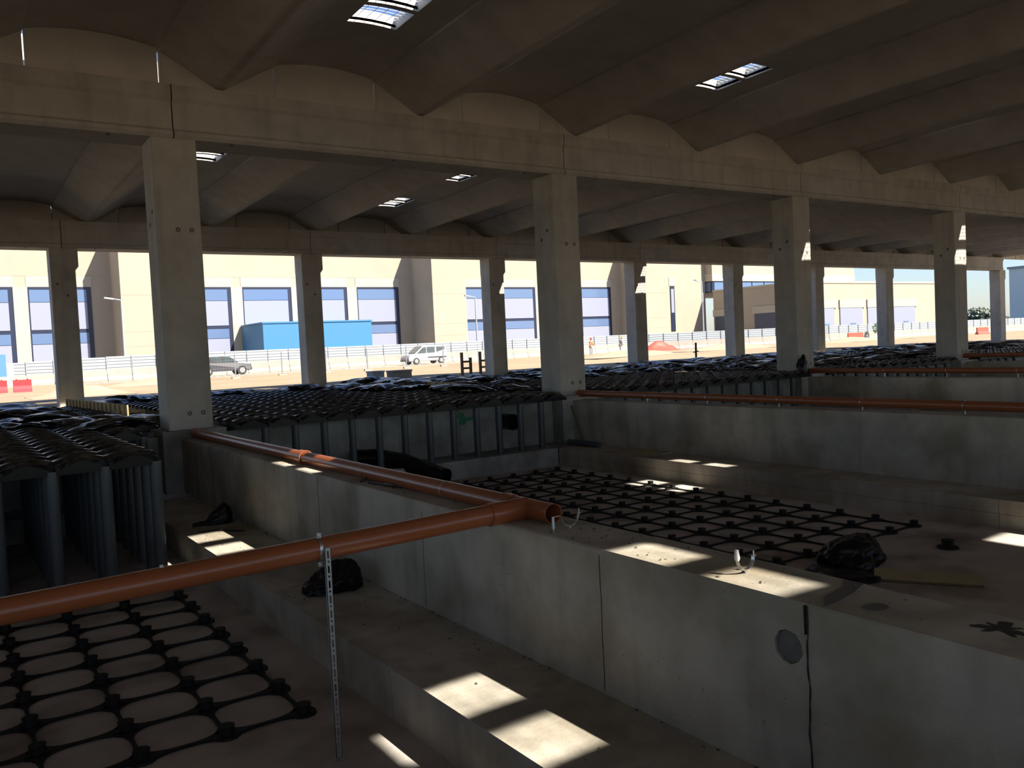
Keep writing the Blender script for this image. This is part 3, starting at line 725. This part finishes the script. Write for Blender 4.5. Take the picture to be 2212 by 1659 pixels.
# ------------------------------------------------------------------ black bags
def blob(name, m, c, prof, seed, label, cat, crease=.12, res=5):
    rnd = random.Random(seed); bm = bmesh.new(); bmesh.ops.create_icosphere(bm, subdivisions=res, radius=1)
    from mathutils import noise
    off = Vector((rnd.uniform(0, 50), rnd.uniform(0, 50), 0))
    for v in bm.verts:
        p = v.co.copy()
        k = prof(p); n1 = noise.noise(p*1.6+off); n2 = noise.noise(p*4.0+off); n3 = 1-abs(noise.noise(p*6.5+off*2))
        s = 1+.22*n1+crease*n2+.10*(n3-.7)
        q = Vector((p.x*k[0], p.y*k[1], max(p.z, -.25)*k[2]))*s
        v.co = q+Vector((k[3], k[4], .2*k[2]))
        if v.co.z < .004: v.co.z = .004
    me = bpy.data.meshes.new(name); bm.to_mesh(me); bm.free(); me.materials.append(MATS[m])
    me.polygons.foreach_set('use_smooth', [True]*len(me.polygons))
    return tag(inst(me, name, c), label, cat)
blob('plastic_bag', 'black_film', (3.13, 8.02, FT), lambda p: (.29, .20, .27*(.55+.5*max(0, min(1, .5+p.x*.9))), 0, -.05*p.x), 3, 'crumpled black plastic bag on the footing behind the steel strut', 'bag')
blob('plastic_bag', 'black_film', (3.17, 12.5, FT), lambda p: (.27*(1.25 if p.x < 0 else .8), .17*(.25+.75*max(0, min(1, .5+p.x))), .31*(.22+.75*max(0, min(1, .45+p.x*.9))), .02, 0), 5, 'black plastic bag with a thin tail on the footing near the left tubes', 'bag', .06)
blob('plastic_bag', 'black_film', (8.75, 6.0, FL), lambda p: (.42, .32, .28, 0, 0), 9, 'large crumpled black plastic bag on the pit floor beside the yellow board', 'bag', .09)
blob('plastic_film', 'black_film', (8.25, 5.75, FL), lambda p: (.30, .42, .07, 0, 0), 11, 'flat black plastic film spread beside the large bag', 'film', .16, 4)
blob('plastic_bag', 'black_film', (21.16, 15.96, -1.22), lambda p: (.22, .14, .44, .05*p.z, 0), 13, 'black plastic bag standing at the foot of the third front column', 'bag', .08)
b = MB(); b.sweep([(2.82, 12.06, FT+.012), (3.05, 11.98, FT+.012), (3.25, 11.72, FT+.012), (3.34, 11.62, FT+.012)], [.008, .012, .012, .006], 6)
tag(b.build('thin_rod', 'dark_metal', None, (3, 11.9, FT)), 'thin dark rod lying before the tailed black bag', 'rod')
b = MB(); b.obox((8.62, 5.0, FL+.06), (1.05, .16, .03), (.55, 0, -1.02)); tag(b.build('timber_board', 'board_yellow', None, (8.62, 5, FL)), 'yellowish timber board leaning on the pit floor behind the near wall', 'board')
b = MB(); b.sweep([(12.13, 15.68, FT+.066), (12.15, 14.62, FT+.066)], .065, 14, smooth=True); tag(b.build('loose_tube', 'tube_plastic', None, (12.14, 15.1, FT)), 'dark plastic tube lying on the middle wall footing', 'tube')
b = MB(); b.obox((12.16, 13.1, FT+.012), (.62, .95, .02), (0, 0, .06)); tag(b.build('thin_board', 'board_yellow', None, (12.16, 13.1, FT)), 'thin flat board lying on the middle wall footing', 'board')
b = MB(); b.sweep([(11.90, 12.66, FT+.012), (12.42, 12.60, FT+.012)], .009, 6); tag(b.build('white_stick', 'mesh_white', None, (12.2, 12.6, FT)), 'short white stick beside the thin board on the footing', 'stick')
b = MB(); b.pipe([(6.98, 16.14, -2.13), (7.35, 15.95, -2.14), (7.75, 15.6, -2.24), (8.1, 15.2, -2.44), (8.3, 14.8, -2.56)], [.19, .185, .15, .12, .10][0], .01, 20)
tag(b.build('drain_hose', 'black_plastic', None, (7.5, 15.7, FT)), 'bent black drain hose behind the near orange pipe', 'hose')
b = MB(); b.sweep([(12.44, 15.5, FT), (12.42, 15.92, -1.45)], .018, 6); tag(b.build('leaning_stick', 'timber_dark', None, (12.5, 15.6, FT)), 'thin timber stick leaning in the corner by the second column', 'stick')

# ------------------------------------------------------------------ hall building across the yard
def window(parent, x0, x1, y, zt=8.5, zb=GR):
    wn = MB().box(x0, x1, y-.06, y+.10, zb, zt).build('window', 'frame_navy', parent, ((x0+x1)/2, y, zb))
    t = .14
    for (za, zc, m) in ((6.95, zt-.28, 'glass_blue'), (4.08, 6.9, 'panel_lilac'), (2.6, 3.68, 'glass_blue'), (zb+.1, 2.55, 'panel_lilac')):
        MB().box(x0+t, x1-.45, y-.10, y-.05, za, zc).build('pane', m, wn, ((x0+x1)/2, y, za))
YF = 100.0
hb = empty('hall_building', (45, YF, GR)); tag(hb, 'long beige concrete hall with blue windows across the yard', 'building')
ZT = 15
for k in range(-1, 3):
    base = 52.3+36.3*(k-1); 
    tw0, tw1 = base, base+4.9
    MB().box(tw0, tw1, 94.3, YF+6, GR, ZT).build('tower', 'facade', hb, (tw0, 97, GR))
    for zz in (1.9, 3.4, 7.2):
        MB().box(tw0-.01, tw1+.01, 94.285, 94.4, zz, zz+.06).build('joint', 'facade_joint', hb, (tw0, 94.3, zz))
    st0 = tw1+.1
    if k == 2: continue
    MB().box(tw1, tw1+31.4, YF, YF+6, GR, ZT).build('wall_panel', 'facade', hb, (tw1+15, YF, GR))
    MB().box(tw1, tw1+31.4, YF-.02, YF+.1, 9.66, 9.74).build('joint', 'facade_joint', hb, (tw1+15, YF, 9.7))
    for q in range(4):
        wx = base+36.3-1.95-5.9-7.2*(3-q)
        if wx < tw1: continue
        window(hb, wx, wx+5.9, YF-.02)
        MB().box(wx-.1, wx+6.0, YF-.05, YF+.1, 8.52, 9.64).build('lintel', 'facade_light', hb, (wx+3, YF, 8.5))
        if q < 3: MB().box(wx+5.9, wx+7.2, YF-.16, YF+.1, GR, 8.5).build('pier', 'facade_light', hb, (wx+6.5, YF, GR))
# connecting wall with a slit window and wing
wg = empty('side_wing', (104, 96, GR)); tag(wg, 'beige wing with strip window and dark garage doors right of the hall', 'building')
MB().box(93.55, 103.5, 96.2, 104, GR, ZT).build('link_wall', 'facade', wg, (98, 96, GR))
sw = MB().box(95.6, 96.5, 96.1, 96.25, 1.3, 8.3).build('window', 'frame_navy', wg, (96, 96.2, 1.3)); MB().box(95.7, 96.3, 96.06, 96.12, 4.2, 7.9).build('pane', 'panel_lilac', sw, (96, 96.1, 4.2))
MB().box(95.4, 96.8, 96.12, 96.3, 8.4, 9.7).build('lintel', 'facade_light', wg, (96, 96.2, 8.4))
MB().box(103.5, 141.4, 94.6, 110, 10.25, ZT).build('upper_block', 'facade', wg, (120, 94.6, 10))
MB().box(103.45, 141.45, 94.55, 110, 9.05, 10.24).build('light_band', 'facade_light', wg, (120, 94.6, 9))
s1 = MB().box(103.7, 141, 94.8, 109, 7.25, 9.04).build('strip_window', 'frame_navy', wg, (120, 95, 7.3))
for k in range(12): MB().box(104.1+3.05*k, 106.9+3.05*k, 94.74, 94.82, 7.4, 8.9).build('pane', 'glass_blue', s1, (105+3*k, 94.8, 7.4))
for k in range(4): MB().box(103.64, 103.72, 95.2+3.4*k, 98.3+3.4*k, 7.4, 8.9).build('pane', 'glass_blue', s1, (103.7, 96+3.4*k, 7.4))
MB().box(103.5, 139.5, 78.0, 94.55, GR, 7.25).build('low_block', 'facade', wg, (120, 86, GR))
MB().box(103.4, 139.6, 77.9, 94.6, 7.25, 7.55).build('roof_edge', 'facade_light', wg, (120, 86, 7.2))
for (ya, yb) in ((91.4, 94.2), (81.5, 86.3)):
    MB().box(103.38, 103.55, ya, yb, GR, 3.3).build('garage_door', 'door_dark', wg, (103.4, ya, GR)); MB().box(103.36, 103.55, ya-.4, yb+.4, 3.32, 4.4).build('lintel', 'facade_light', wg, (103.4, ya, 3.3))
for (xa, xb) in ((106.6, 111.1), (112.6, 118.2), (119.6, 125.2), (126.6, 132.6)):
    d_ = MB().box(xa, xb, 77.85, 78.05, GR, 3.5).build('garage_door', 'panel_lilac', wg, (xa, 77.9, GR)); MB().box((xa+xb)/2-.3, (xa+xb)/2+1, 77.8, 77.9, .2, 1.2).build('door_window', 'glass_blue', d_, (xa, 77.8, .2))
    MB().box(xa-.1, xb+.6, 77.8, 78.1, 3.55, 4.75).build('lintel', 'facade_light', wg, (xa, 77.9, 3.5))
bb = empty('blue_box_annex', (36, 95, GR)); tag(bb, 'plain blue box annex standing against the beige hall', 'annex')
MB().box(29.7, 42.6, 92, 99.7, GR, 3.85).build('body', 'box_blue', bb, (36, 95, GR)); MB().box(29.6, 42.7, 91.9, 99.7, 3.85, 4.02).build('roof_edge', 'box_blue', bb, (36, 95, 3.9))

# ------------------------------------------------------------------ site hoarding on concrete barriers, mesh fence
def path_pts():
    pts = []; x = -6.0
    while x < 75: pts.append((x, 79.5)); x += 2.0
    a = Vector((75, 79.5)); c = Vector((100, 71)); n = 13
    for k in range(n): p = a+(c-a)*k/n; pts.append(tuple(p))
    x = 100.0
    while x < 190: pts.append((x, 71)); x += 2.2
    return pts
hd = empty('site_hoarding', (40, 79.5, GR)); tag(hd, 'white corrugated site hoarding on concrete barriers along the yard', 'hoarding')
PP = path_pts()
for k in range(len(PP)-1):
    a, c = Vector((*PP[k], 0)), Vector((*PP[k+1], 0)); d = c-a; th = math.atan2(d.y, d.x); m_ = (a+c)/2; dip = -.25*max(0, min(1, (14-m_.x)/10))
    n_ = Vector((math.sin(th), -math.cos(th), 0))
    b = MB(); b.obox(m_+Vector((0, 0, .33+dip)), (d.length-.02, .03, 1.05), (0, 0, th))
    for q in range(4): b.obox(m_+n_*.03+Vector((0, 0, -.05+.26*q+dip)), (d.length-.02, .05, .05), (0, 0, th))
    b.build('sheet_panel', 'white_sheet', hd, m_)
    b = MB(); p_ = a+n_*.08; b.box(p_.x-.03, p_.x+.03, p_.y-.03, p_.y+.03, GR+.6, .86+dip); b.build('post', 'post_grey', hd, p_)
    b = MB(); s_ = d.length/2-.02
    ex = Vector((math.cos(th), math.sin(th), 0))
    prof = [(-.30, GR-.1), (.30, GR-.1), (.30, GR+.12), (.12, GR+.4), (.09, -.2+dip), (-.09, -.2+dip), (-.12, GR+.4), (-.30, GR+.12)]
    o = len(b.v)
    for e in (-s_, s_):
        for (q, zq) in prof: b.v.append(m_+ex*e+n_*q+Vector((0, 0, zq)))
    n8 = len(prof); b.f += [tuple(range(n8)), tuple(range(2*n8-1, n8-1, -1))]+[(i, (i+1) % n8, n8+(i+1) % n8, n8+i) for i in range(n8)]; b.sm += [False]*(n8+2)
    b.build('barrier_block', 'barrier', hd, m_)
mf = empty('mesh_fence', (25, 62, GR)); tag(mf, 'temporary wire mesh fence in front of the parked cars', 'fence')
x = 7.5
for k in range(9):
    x0, x1 = x, x+3.4; x += 3.45; dip = -.1*max(0, min(1, (14-x0)/8)); zt_ = .47+dip
    b = MB()
    for (p, q) in (((x0, 62, GR-.05), (x0, 62, zt_)), ((x1, 62, GR-.05), (x1, 62, zt_)), ((x0, 62, zt_), (x1, 62, zt_)), ((x0, 62, GR+.15), (x1, 62, GR+.15))): b.sweep([p, q], .022, 6)
    b.build('panel_frame', 'post_grey', mf, (x0, 62, GR))
    b = MB()
    for q in range(1, 17): b.box(x0+.2*q-.003, x0+.2*q+.003, 61.997, 62.003, GR+.15, zt_)
    for q in range(1, 6): b.box(x0, x1, 61.997, 62.003, GR+.15+.27*q-.003, GR+.15+.27*q+.003)
    tag(b.build('wire_mesh', 'post_grey', mf, (x0, 62, GR)), kind='stuff')
    b = MB(); b.box(x0-.3, x0+.3, 61.88, 62.12, GR-.08, GR+.06); b.build('foot_block', 'barrier', mf, (x0, 62, GR))

# ------------------------------------------------------------------ vehicles
def vehicle(name, label, x, y, prof, width, glass, m, face, wheels, wr, z0=GR):
    r = empty(name, (x, y, z0)); tag(r, label, 'car'); s = face
    def PX(p): return x+s*p
    b = MB(); n = len(prof); rows = [(-width/2, .93), (-width/2+.0, 1), (-width/2+.16, 1.0), (width/2-.16, 1), (width/2, 1), (width/2, .93)]
    # body: side profile extruded, roof edges drawn in
    zmid = max(p[1] for p in prof)
    secs = []
    for (dy, inn) in ((-width/2, 1), (width/2, 1)):
        secs.append([(PX(p[0]), y+dy*(1 if p[1] < .95 else .86), z0+p[1]) for p in prof])
    b.add(secs[0]+secs[1], [tuple(range(n)), tuple(range(2*n-1, n-1, -1))]+[(i, (i+1) % n, n+(i+1) % n, n+i) for i in range(n)])
    body = b.build('body', m, r, (x, y, z0))
    mod = body.modifiers.new('bevel', 'BEVEL'); mod.width = .06; mod.segments = 2; mod.limit_method = 'ANGLE'; mod.angle_limit = .6
    for poly in glass:
        for dy in (-1, 1):
            def yy(z): return y+dy*(width/2*(1 if z < .95 else 1-.14*min(1, (z-.95)/(zmid-.95)*1.0))+.012)
            b = MB(); vs = [(PX(p), y+dy*(width/2*.93+.03) if q < 1.1 else y+dy*(width/2*.86+.03), z0+q) for p, q in poly]
            vi = [(a_, q-dy*.03, c_) for a_, q, c_ in vs]; k = len(vs)
            b.add(vs+vi, [tuple(range(k)), tuple(range(2*k-1, k-1, -1))]+[(i, (i+1) % k, k+(i+1) % k, k+i) for i in range(k)])
            b.build('side_window', 'car_glass', r, (x, y, z0))
    for wx in wheels:
        for dy in (-1, 1):
            yc = y+dy*(width/2-.09)
            b = MB(); b.sweep([(PX(wx), yc-.11, z0+wr), (PX(wx), yc+.11, z0+wr)], wr, 20, smooth=False); tr = b.build('wheel', 'rubber', r, (PX(wx), yc, z0+wr))
            b = MB(); b.sweep([(PX(wx), yc+dy*.10, z0+wr), (PX(wx), yc+dy*.125, z0+wr)], wr*.62, 14, smooth=False); b.build('hub', 'alloy', tr, (PX(wx), yc, z0+wr))
    return r, PX
van, VX = vehicle('van', 'white compact van parked before the hoarding', 40.3, 75.0,
    [(-2.2, .30), (2.18, .30), (2.2, .75), (2.16, 1.0), (2.02, 1.62), (1.85, 1.80), (-.35, 1.82), (-.62, 1.74), (-1.42, 1.08), (-2.08, .92), (-2.24, .66)], 1.8,
    [[(-1.18, 1.10), (-.22, 1.10), (-.22, 1.66), (-.58, 1.62)], [(-.1, 1.10), (.75, 1.10), (.75, 1.67), (-.1, 1.67)], [(.95, 1.12), (1.95, 1.12), (1.85, 1.65), (.95, 1.67)]], 'car_white', 1, (-1.4, 1.4), .33)
b = MB(); b.add([(VX(-1.40), 74.28, GR+1.12), (VX(-1.40), 75.72, GR+1.12), (VX(-.66), 75.65, GR+1.72), (VX(-.66), 74.35, GR+1.72), (VX(-1.43), 74.28, GR+1.14), (VX(-1.43), 75.72, GR+1.14), (VX(-.69), 75.65, GR+1.75), (VX(-.69), 74.35, GR+1.75)], [(0, 1, 2, 3), (4, 7, 6, 5), (0, 4, 5, 1), (1, 5, 6, 2), (2, 6, 7, 3), (3, 7, 4, 0)])
b.build('windscreen', 'car_glass', van, (39, 75, GR+1.4))
MB().box(VX(-2.26), VX(-2.0), 74.12, 75.88, GR+.30, GR+.52).build('bumper', 'car_grey', van, (38.1, 75, GR+.4))
for dy in (-.72, .52): MB().box(VX(-2.22), VX(-2.02), 75+dy, 75+dy+.2, GR+.72, GR+.88).build('headlamp', 'alloy', van, (38.1, 75+dy, GR+.8))
MB().box(VX(-.1), VX(2.0), 74.08, 74.11, GR+.62, GR+.70).build('side_trim', 'car_grey', van, (41, 74.1, GR+.66))
suv, SX = vehicle('pickup', 'dark grey car parked behind the nearest column', 20.6, 75.5,
    [(-2.3, .35), (2.25, .35), (2.3, .62), (2.26, .95), (1.95, 1.05), (1.15, 1.12), (.35, 1.66), (.1, 1.72), (-1.9, 1.70), (-2.2, 1.1), (-2.32, .8)], 1.85,
    [[(-.1, 1.14), (.92, 1.14), (.28, 1.58), (-.1, 1.62)], [(-1.1, 1.14), (-.2, 1.14), (-.2, 1.62), (-1.1, 1.62)], [(-1.95, 1.14), (-1.2, 1.14), (-1.2, 1.6), (-1.8, 1.58)]], 'car_grey', 1, (-1.45, 1.45), .38)
MB().box(SX(2.05), SX(2.32), 74.62, 76.38, GR+.4, GR+.58).build('bumper', 'rubber', suv, (22.8, 75.5, GR+.5))
for dy in (-.8, .55): MB().box(SX(2.08), SX(2.31), 75.5+dy, 75.5+dy+.25, GR+.78, GR+.92).build('headlamp', 'alloy', suv, (22.8, 75.5+dy, GR+.8))

# ------------------------------------------------------------------ small things in the yard
def plastic_barrier(x, y, m, label, L_=1.5, h=.75):
    r = empty('plastic_barrier', (x, y, GR)); tag(r, label, 'barrier')
    b = MB(); b.prism([(y-.25, GR-.03), (y+.25, GR-.03), (y+.22, GR+.15), (y+.08, GR+.35), (y+.07, GR+h), (y-.07, GR+h), (y-.08, GR+.35), (y-.22, GR+.15)], 'x', x-L_/2, x+L_/2); b.build('shell', m, r, (x, y, GR))
    for dx in (-L_*.3, L_*.3): b = MB(); b.sweep([(x+dx, y, GR+h-.01), (x+dx, y, GR+h+.05)], .05, 8); b.build('filler_cap', m, r, (x+dx, y, GR+h))
plastic_barrier(2.7, 58, 'red_plastic', 'red plastic barrier at the left edge of the yard', 1.3, .7)
plastic_barrier(4.1, 57.6, 'red_plastic', 'red plastic barrier beside the leftmost back column', .95, .7)
plastic_barrier(103.0, 69, 'orange_plastic', 'orange red plastic barrier before the pale low building', 3.4, 1.0)
plastic_barrier(118.5, 60, 'orange_plastic', 'orange red barrier at the far right edge', 3.0, .9)
def lamp_post(x, y, h, label, d=1):
    r = empty('lamp_post', (x, y, GR)); tag(r, label, 'lamp post')
    b = MB(); b.sweep([(x, y, GR-.1), (x, y, GR+h)], [.12, .07], 10); b.build('pole', 'white_sheet', r, (x, y, GR))
    b = MB(); b.sweep([(x, y, GR+h-.05), (x-d*.9, y, GR+h+.12)], .05, 8); b.build('arm', 'white_sheet', r, (x, y, GR+h))
    b = MB(); b.obox((x-d*1.05, y, GR+h+.12), (.8, .3, .14), (0, .15*d, 0)); b.build('lamp_head', 'white_sheet', r, (x-d, y, GR+h))
lamp_post(14.6, 86, 7.4, 'pale lamp post left of the nearest column')
lamp_post(53.4, 86, 7.4, 'thin pale lamp post right of the van')
lamp_post(91.9, 86, 9.4, 'pale lamp post before the strip-window wing')
sg = empty('sign_stand', (3.2, 62, GR)); tag(sg, 'blue and white site sign stand at the left edge', 'sign')
b = MB(); b.sweep([(3.2, 62, GR-.1), (3.2, 62, GR+2.4)], .03, 6); b.build('pole', 'post_grey', sg, (3.2, 62, GR))
MB().box(2.75, 3.6, 61.93, 61.97, GR+.9, GR+2.3).build('sign_plate', 'sign_blue', sg, (3.2, 61.95, GR+1)); MB().box(3.62, 4.0, 61.93, 61.97, GR+.7, GR+1.7).build('side_plate', 'white_sheet', sg, (3.8, 61.95, GR+1))
def heap(x, y, sx, sy, h, m, label, cat, seed, name='sand_heap'):
    from mathutils import noise
    bm = bmesh.new(); bmesh.ops.create_grid(bm, x_segments=22, y_segments=16, size=1)
    for v in bm.verts:
        rr = min(1, math.hypot(v.co.x, v.co.y)); k = (1-rr*rr)**1.5 if rr < 1 else 0
        v.co = Vector((v.co.x*sx, v.co.y*sy, h*k*(1+.5*noise.noise(v.co*2.5+Vector((seed, seed*2, 0))))-.06))
    me = bpy.data.meshes.new(name); bm.to_mesh(me); bm.free(); me.materials.append(MATS[m]); me.polygons.foreach_set('use_smooth', [True]*len(me.polygons))
    return tag(inst(me, name, (x, y, GR)), label, cat)
heap(71.9, 74.5, 3.2, 1.6, 1.1, 'orange_plastic', 'heap of orange safety mesh beside a back-row column', 'mesh heap', 3, 'safety_mesh_heap')
heap(11.5, 58.5, 3.2, 2.0, .35, 'sand_heap', 'low pale sand mound left of the nearest column', 'sand mound', 5)
heap(5.6, 45, 2.2, 2.4, .45, 'sand_heap', 'low sand mound behind the left deck', 'sand mound', 8)
heap(52, 58, 6, 3, .5, 'sand_heap', 'low sand mound below the workers', 'sand mound', 12)
heap(70, 62, 7, 3, .55, 'sand_heap', 'low sand mound right of the workers', 'sand mound', 15)
heap(96, 64, 9, 3, .5, 'sand_heap', 'low sand mound before the dark garage doors', 'sand mound', 19)
b = MB(); b.obox((19.2, 38.5, GR+.12), (1.1, .6, .34), (0, 0, .1)); b.obox((19.2, 38.5, GR+.33), (1.16, .66, .08), (0, 0, .1)); tag(b.build('concrete_block_stack', 'barrier', None, (19.2, 38.5, GR)), 'pale concrete block on the sand before the van', 'block')
b = MB(); b.obox((17.9, 38.5, GR+.12), (.7, .5, .4), (0, 0, .2)); b.obox((17.9, 38.5, GR+.36), (.76, .56, .07), (0, 0, .2)); tag(b.build('dark_crate', 'cloth_grey', None, (17.9, 38.5, GR)), 'small grey crate on the sand left of the concrete block', 'crate')
def person(x, y, label, top, legs, helmet, pose, face):
    r = empty('person', (x, y, GR)); tag(r, label, 'person')
    def skin(name, vs, es, rad, m, lv=1):
        me = bpy.data.meshes.new(name); me.from_pydata([tuple(v) for v in vs], es, []); me.materials.append(MATS[m])
        o = bpy.data.objects.new(name, me); COL.objects.link(o); place(o, (x, y, GR), r)
        o.rotation_euler = (0, 0, face)
        md = o.modifiers.new('skin', 'SKIN'); md.use_smooth_shade = True
        for k, q in enumerate(rad): me.skin_vertices[0].data[k].radius = (q, q)
        me.skin_vertices[0].data[0].use_root = True
        s_ = o.modifiers.new('sub', 'SUBSURF'); s_.levels = lv; s_.render_levels = lv
        return o
    lean = pose
    V = [(0, 0, .95), (0, -lean*.3, 1.2), (0, -lean*.6, 1.42), (0, -lean*.7, 1.53), (0, -lean*.85, 1.62), (0, -lean*.9, 1.74),
         (.19, -lean*.6, 1.42), (.27, -.02-lean*.6, 1.15), (.24, -.18-lean*.6, .95), (.23, -.26-lean*.6, .90),
         (-.19, -lean*.6, 1.42), (-.27, -.02-lean*.6, 1.15), (-.25, -.14-lean*.6, .93), (-.24, -.2-lean*.6, .87),
         (.10, 0, .88), (.12, -.05, .48), (.13, .02, .09), (.13, -.14, .05), (-.10, 0, .88), (-.12, .0, .48), (-.14, .06, .09), (-.14, -.10, .05)]
    E_ = [(0, 1), (1, 2), (2, 3), (3, 4), (4, 5), (2, 6), (6, 7), (7, 8), (8, 9), (2, 10), (10, 11), (11, 12), (12, 13), (0, 14), (14, 15), (15, 16), (16, 17), (0, 18), (18, 19), (19, 20), (20, 21)]
    Rr = [.14, .15, .14, .06, .10, .08, .075, .05, .038, .035, .075, .05, .038, .035, .09, .06, .045, .04, .09, .06, .045, .04]
    skin('body', V, E_, Rr, 'skin')
    skin('jacket', [V[i] for i in (0, 1, 2, 6, 7, 8, 10, 11, 12)], [(0, 1), (1, 2), (2, 3), (3, 4), (4, 5), (2, 6), (6, 7), (7, 8)], [.175, .185, .17, .10, .075, .06, .10, .075, .06], top)
    skin('trousers', [V[i] for i in (0, 14, 15, 16, 18, 19, 20)], [(0, 1), (1, 2), (2, 3), (0, 4), (4, 5), (5, 6)], [.165, .12, .085, .07, .12, .085, .07], legs)
    hy = -lean*.88; c_, s_ = math.cos(face), math.sin(face); hx, hyy = x-s_*hy*1.0*1, y+c_*hy
    b = MB(); b.sweep([(hx, hyy, GR+1.66), (hx, hyy, GR+1.70), (hx, hyy, GR+1.78), (hx, hyy, GR+1.83)], [.17, .125, .115, .05], 12); b.build('helmet', helmet, r, (hx, hyy, GR+1.7))
person(56.0, 68.0, 'worker in orange jacket and pale trousers standing before the hoarding', 'cloth_orange', 'cloth_white', 'orange_plastic', .03, .3)
person(62.5, 70.8, 'worker in white shirt with yellow helmet bending slightly before the hoarding', 'cloth_white', 'cloth_white', 'helmet_yellow', .2, 1.2)
# plants and far background
def tree(x, y, z0, h, r_, label, seed, n=9, name='tree', cat='tree'):
    rnd = random.Random(seed); t = empty(name, (x, y, z0)); tag(t, label, cat)
    b = MB(); b.sweep([(x, y, z0-.2), (x+.05*h, y, z0+h*.6)], [.05*h, .02*h], 8); b.build('trunk', 'bark', t, (x, y, z0))
    b = MB()
    for k in range(n*120):
        a, e, q = rnd.uniform(0, 6.28), rnd.uniform(-.9, 1), rnd.uniform(.55, 1)**.5
        ce = math.sqrt(max(0, 1-e*e)); c_ = Vector((x+r_*q*ce*math.cos(a), y+r_*q*ce*math.sin(a), z0+h*.62+h*.36*q*e))
        s_ = r_*rnd.uniform(.10, .2); v1 = Vector((rnd.gauss(0, 1), rnd.gauss(0, 1), rnd.gauss(0, 1))).normalized(); v2 = v1.orthogonal().normalized()
        b.add([c_-v1*s_, c_+v2*s_*.6, c_+v1*s_, c_-v2*s_*.6], [(0, 1, 2, 3)])
    tag(b.build('foliage', 'leaf' if h < 5 else 'leaf_hazed', t, (x, y, z0), recalc=False), kind='stuff')
tree(109, 69.5, GR, 2.4, .7, 'small green shrub before the pale low building', 3, 3, 'shrub', 'shrub')
tree(391, 200, GR-4, 13, 8, 'round dark tree far away at the right', 5)
tree(440, 215, GR-4, 9, 8, 'lower far tree right of the round tree', 6)
tree(352, 140, GR-4, 11, 9, 'dark tree in front of the pale green building', 7)
fb = empty('far_building', (345, 158, GR)); tag(fb, 'pale green far building at the right edge', 'building')
MB().box(330, 390, 150, 157, GR-4, 20).build('body', 'pale_green', fb, (345, 158, GR)); MB().box(329.5, 390.5, 149.5, 157.5, 20, 20.8).build('roof_edge', 'white_sheet', fb, (345, 158, 20))
for o in list(bpy.data.objects):
    if '_w' in o: del o['_w']
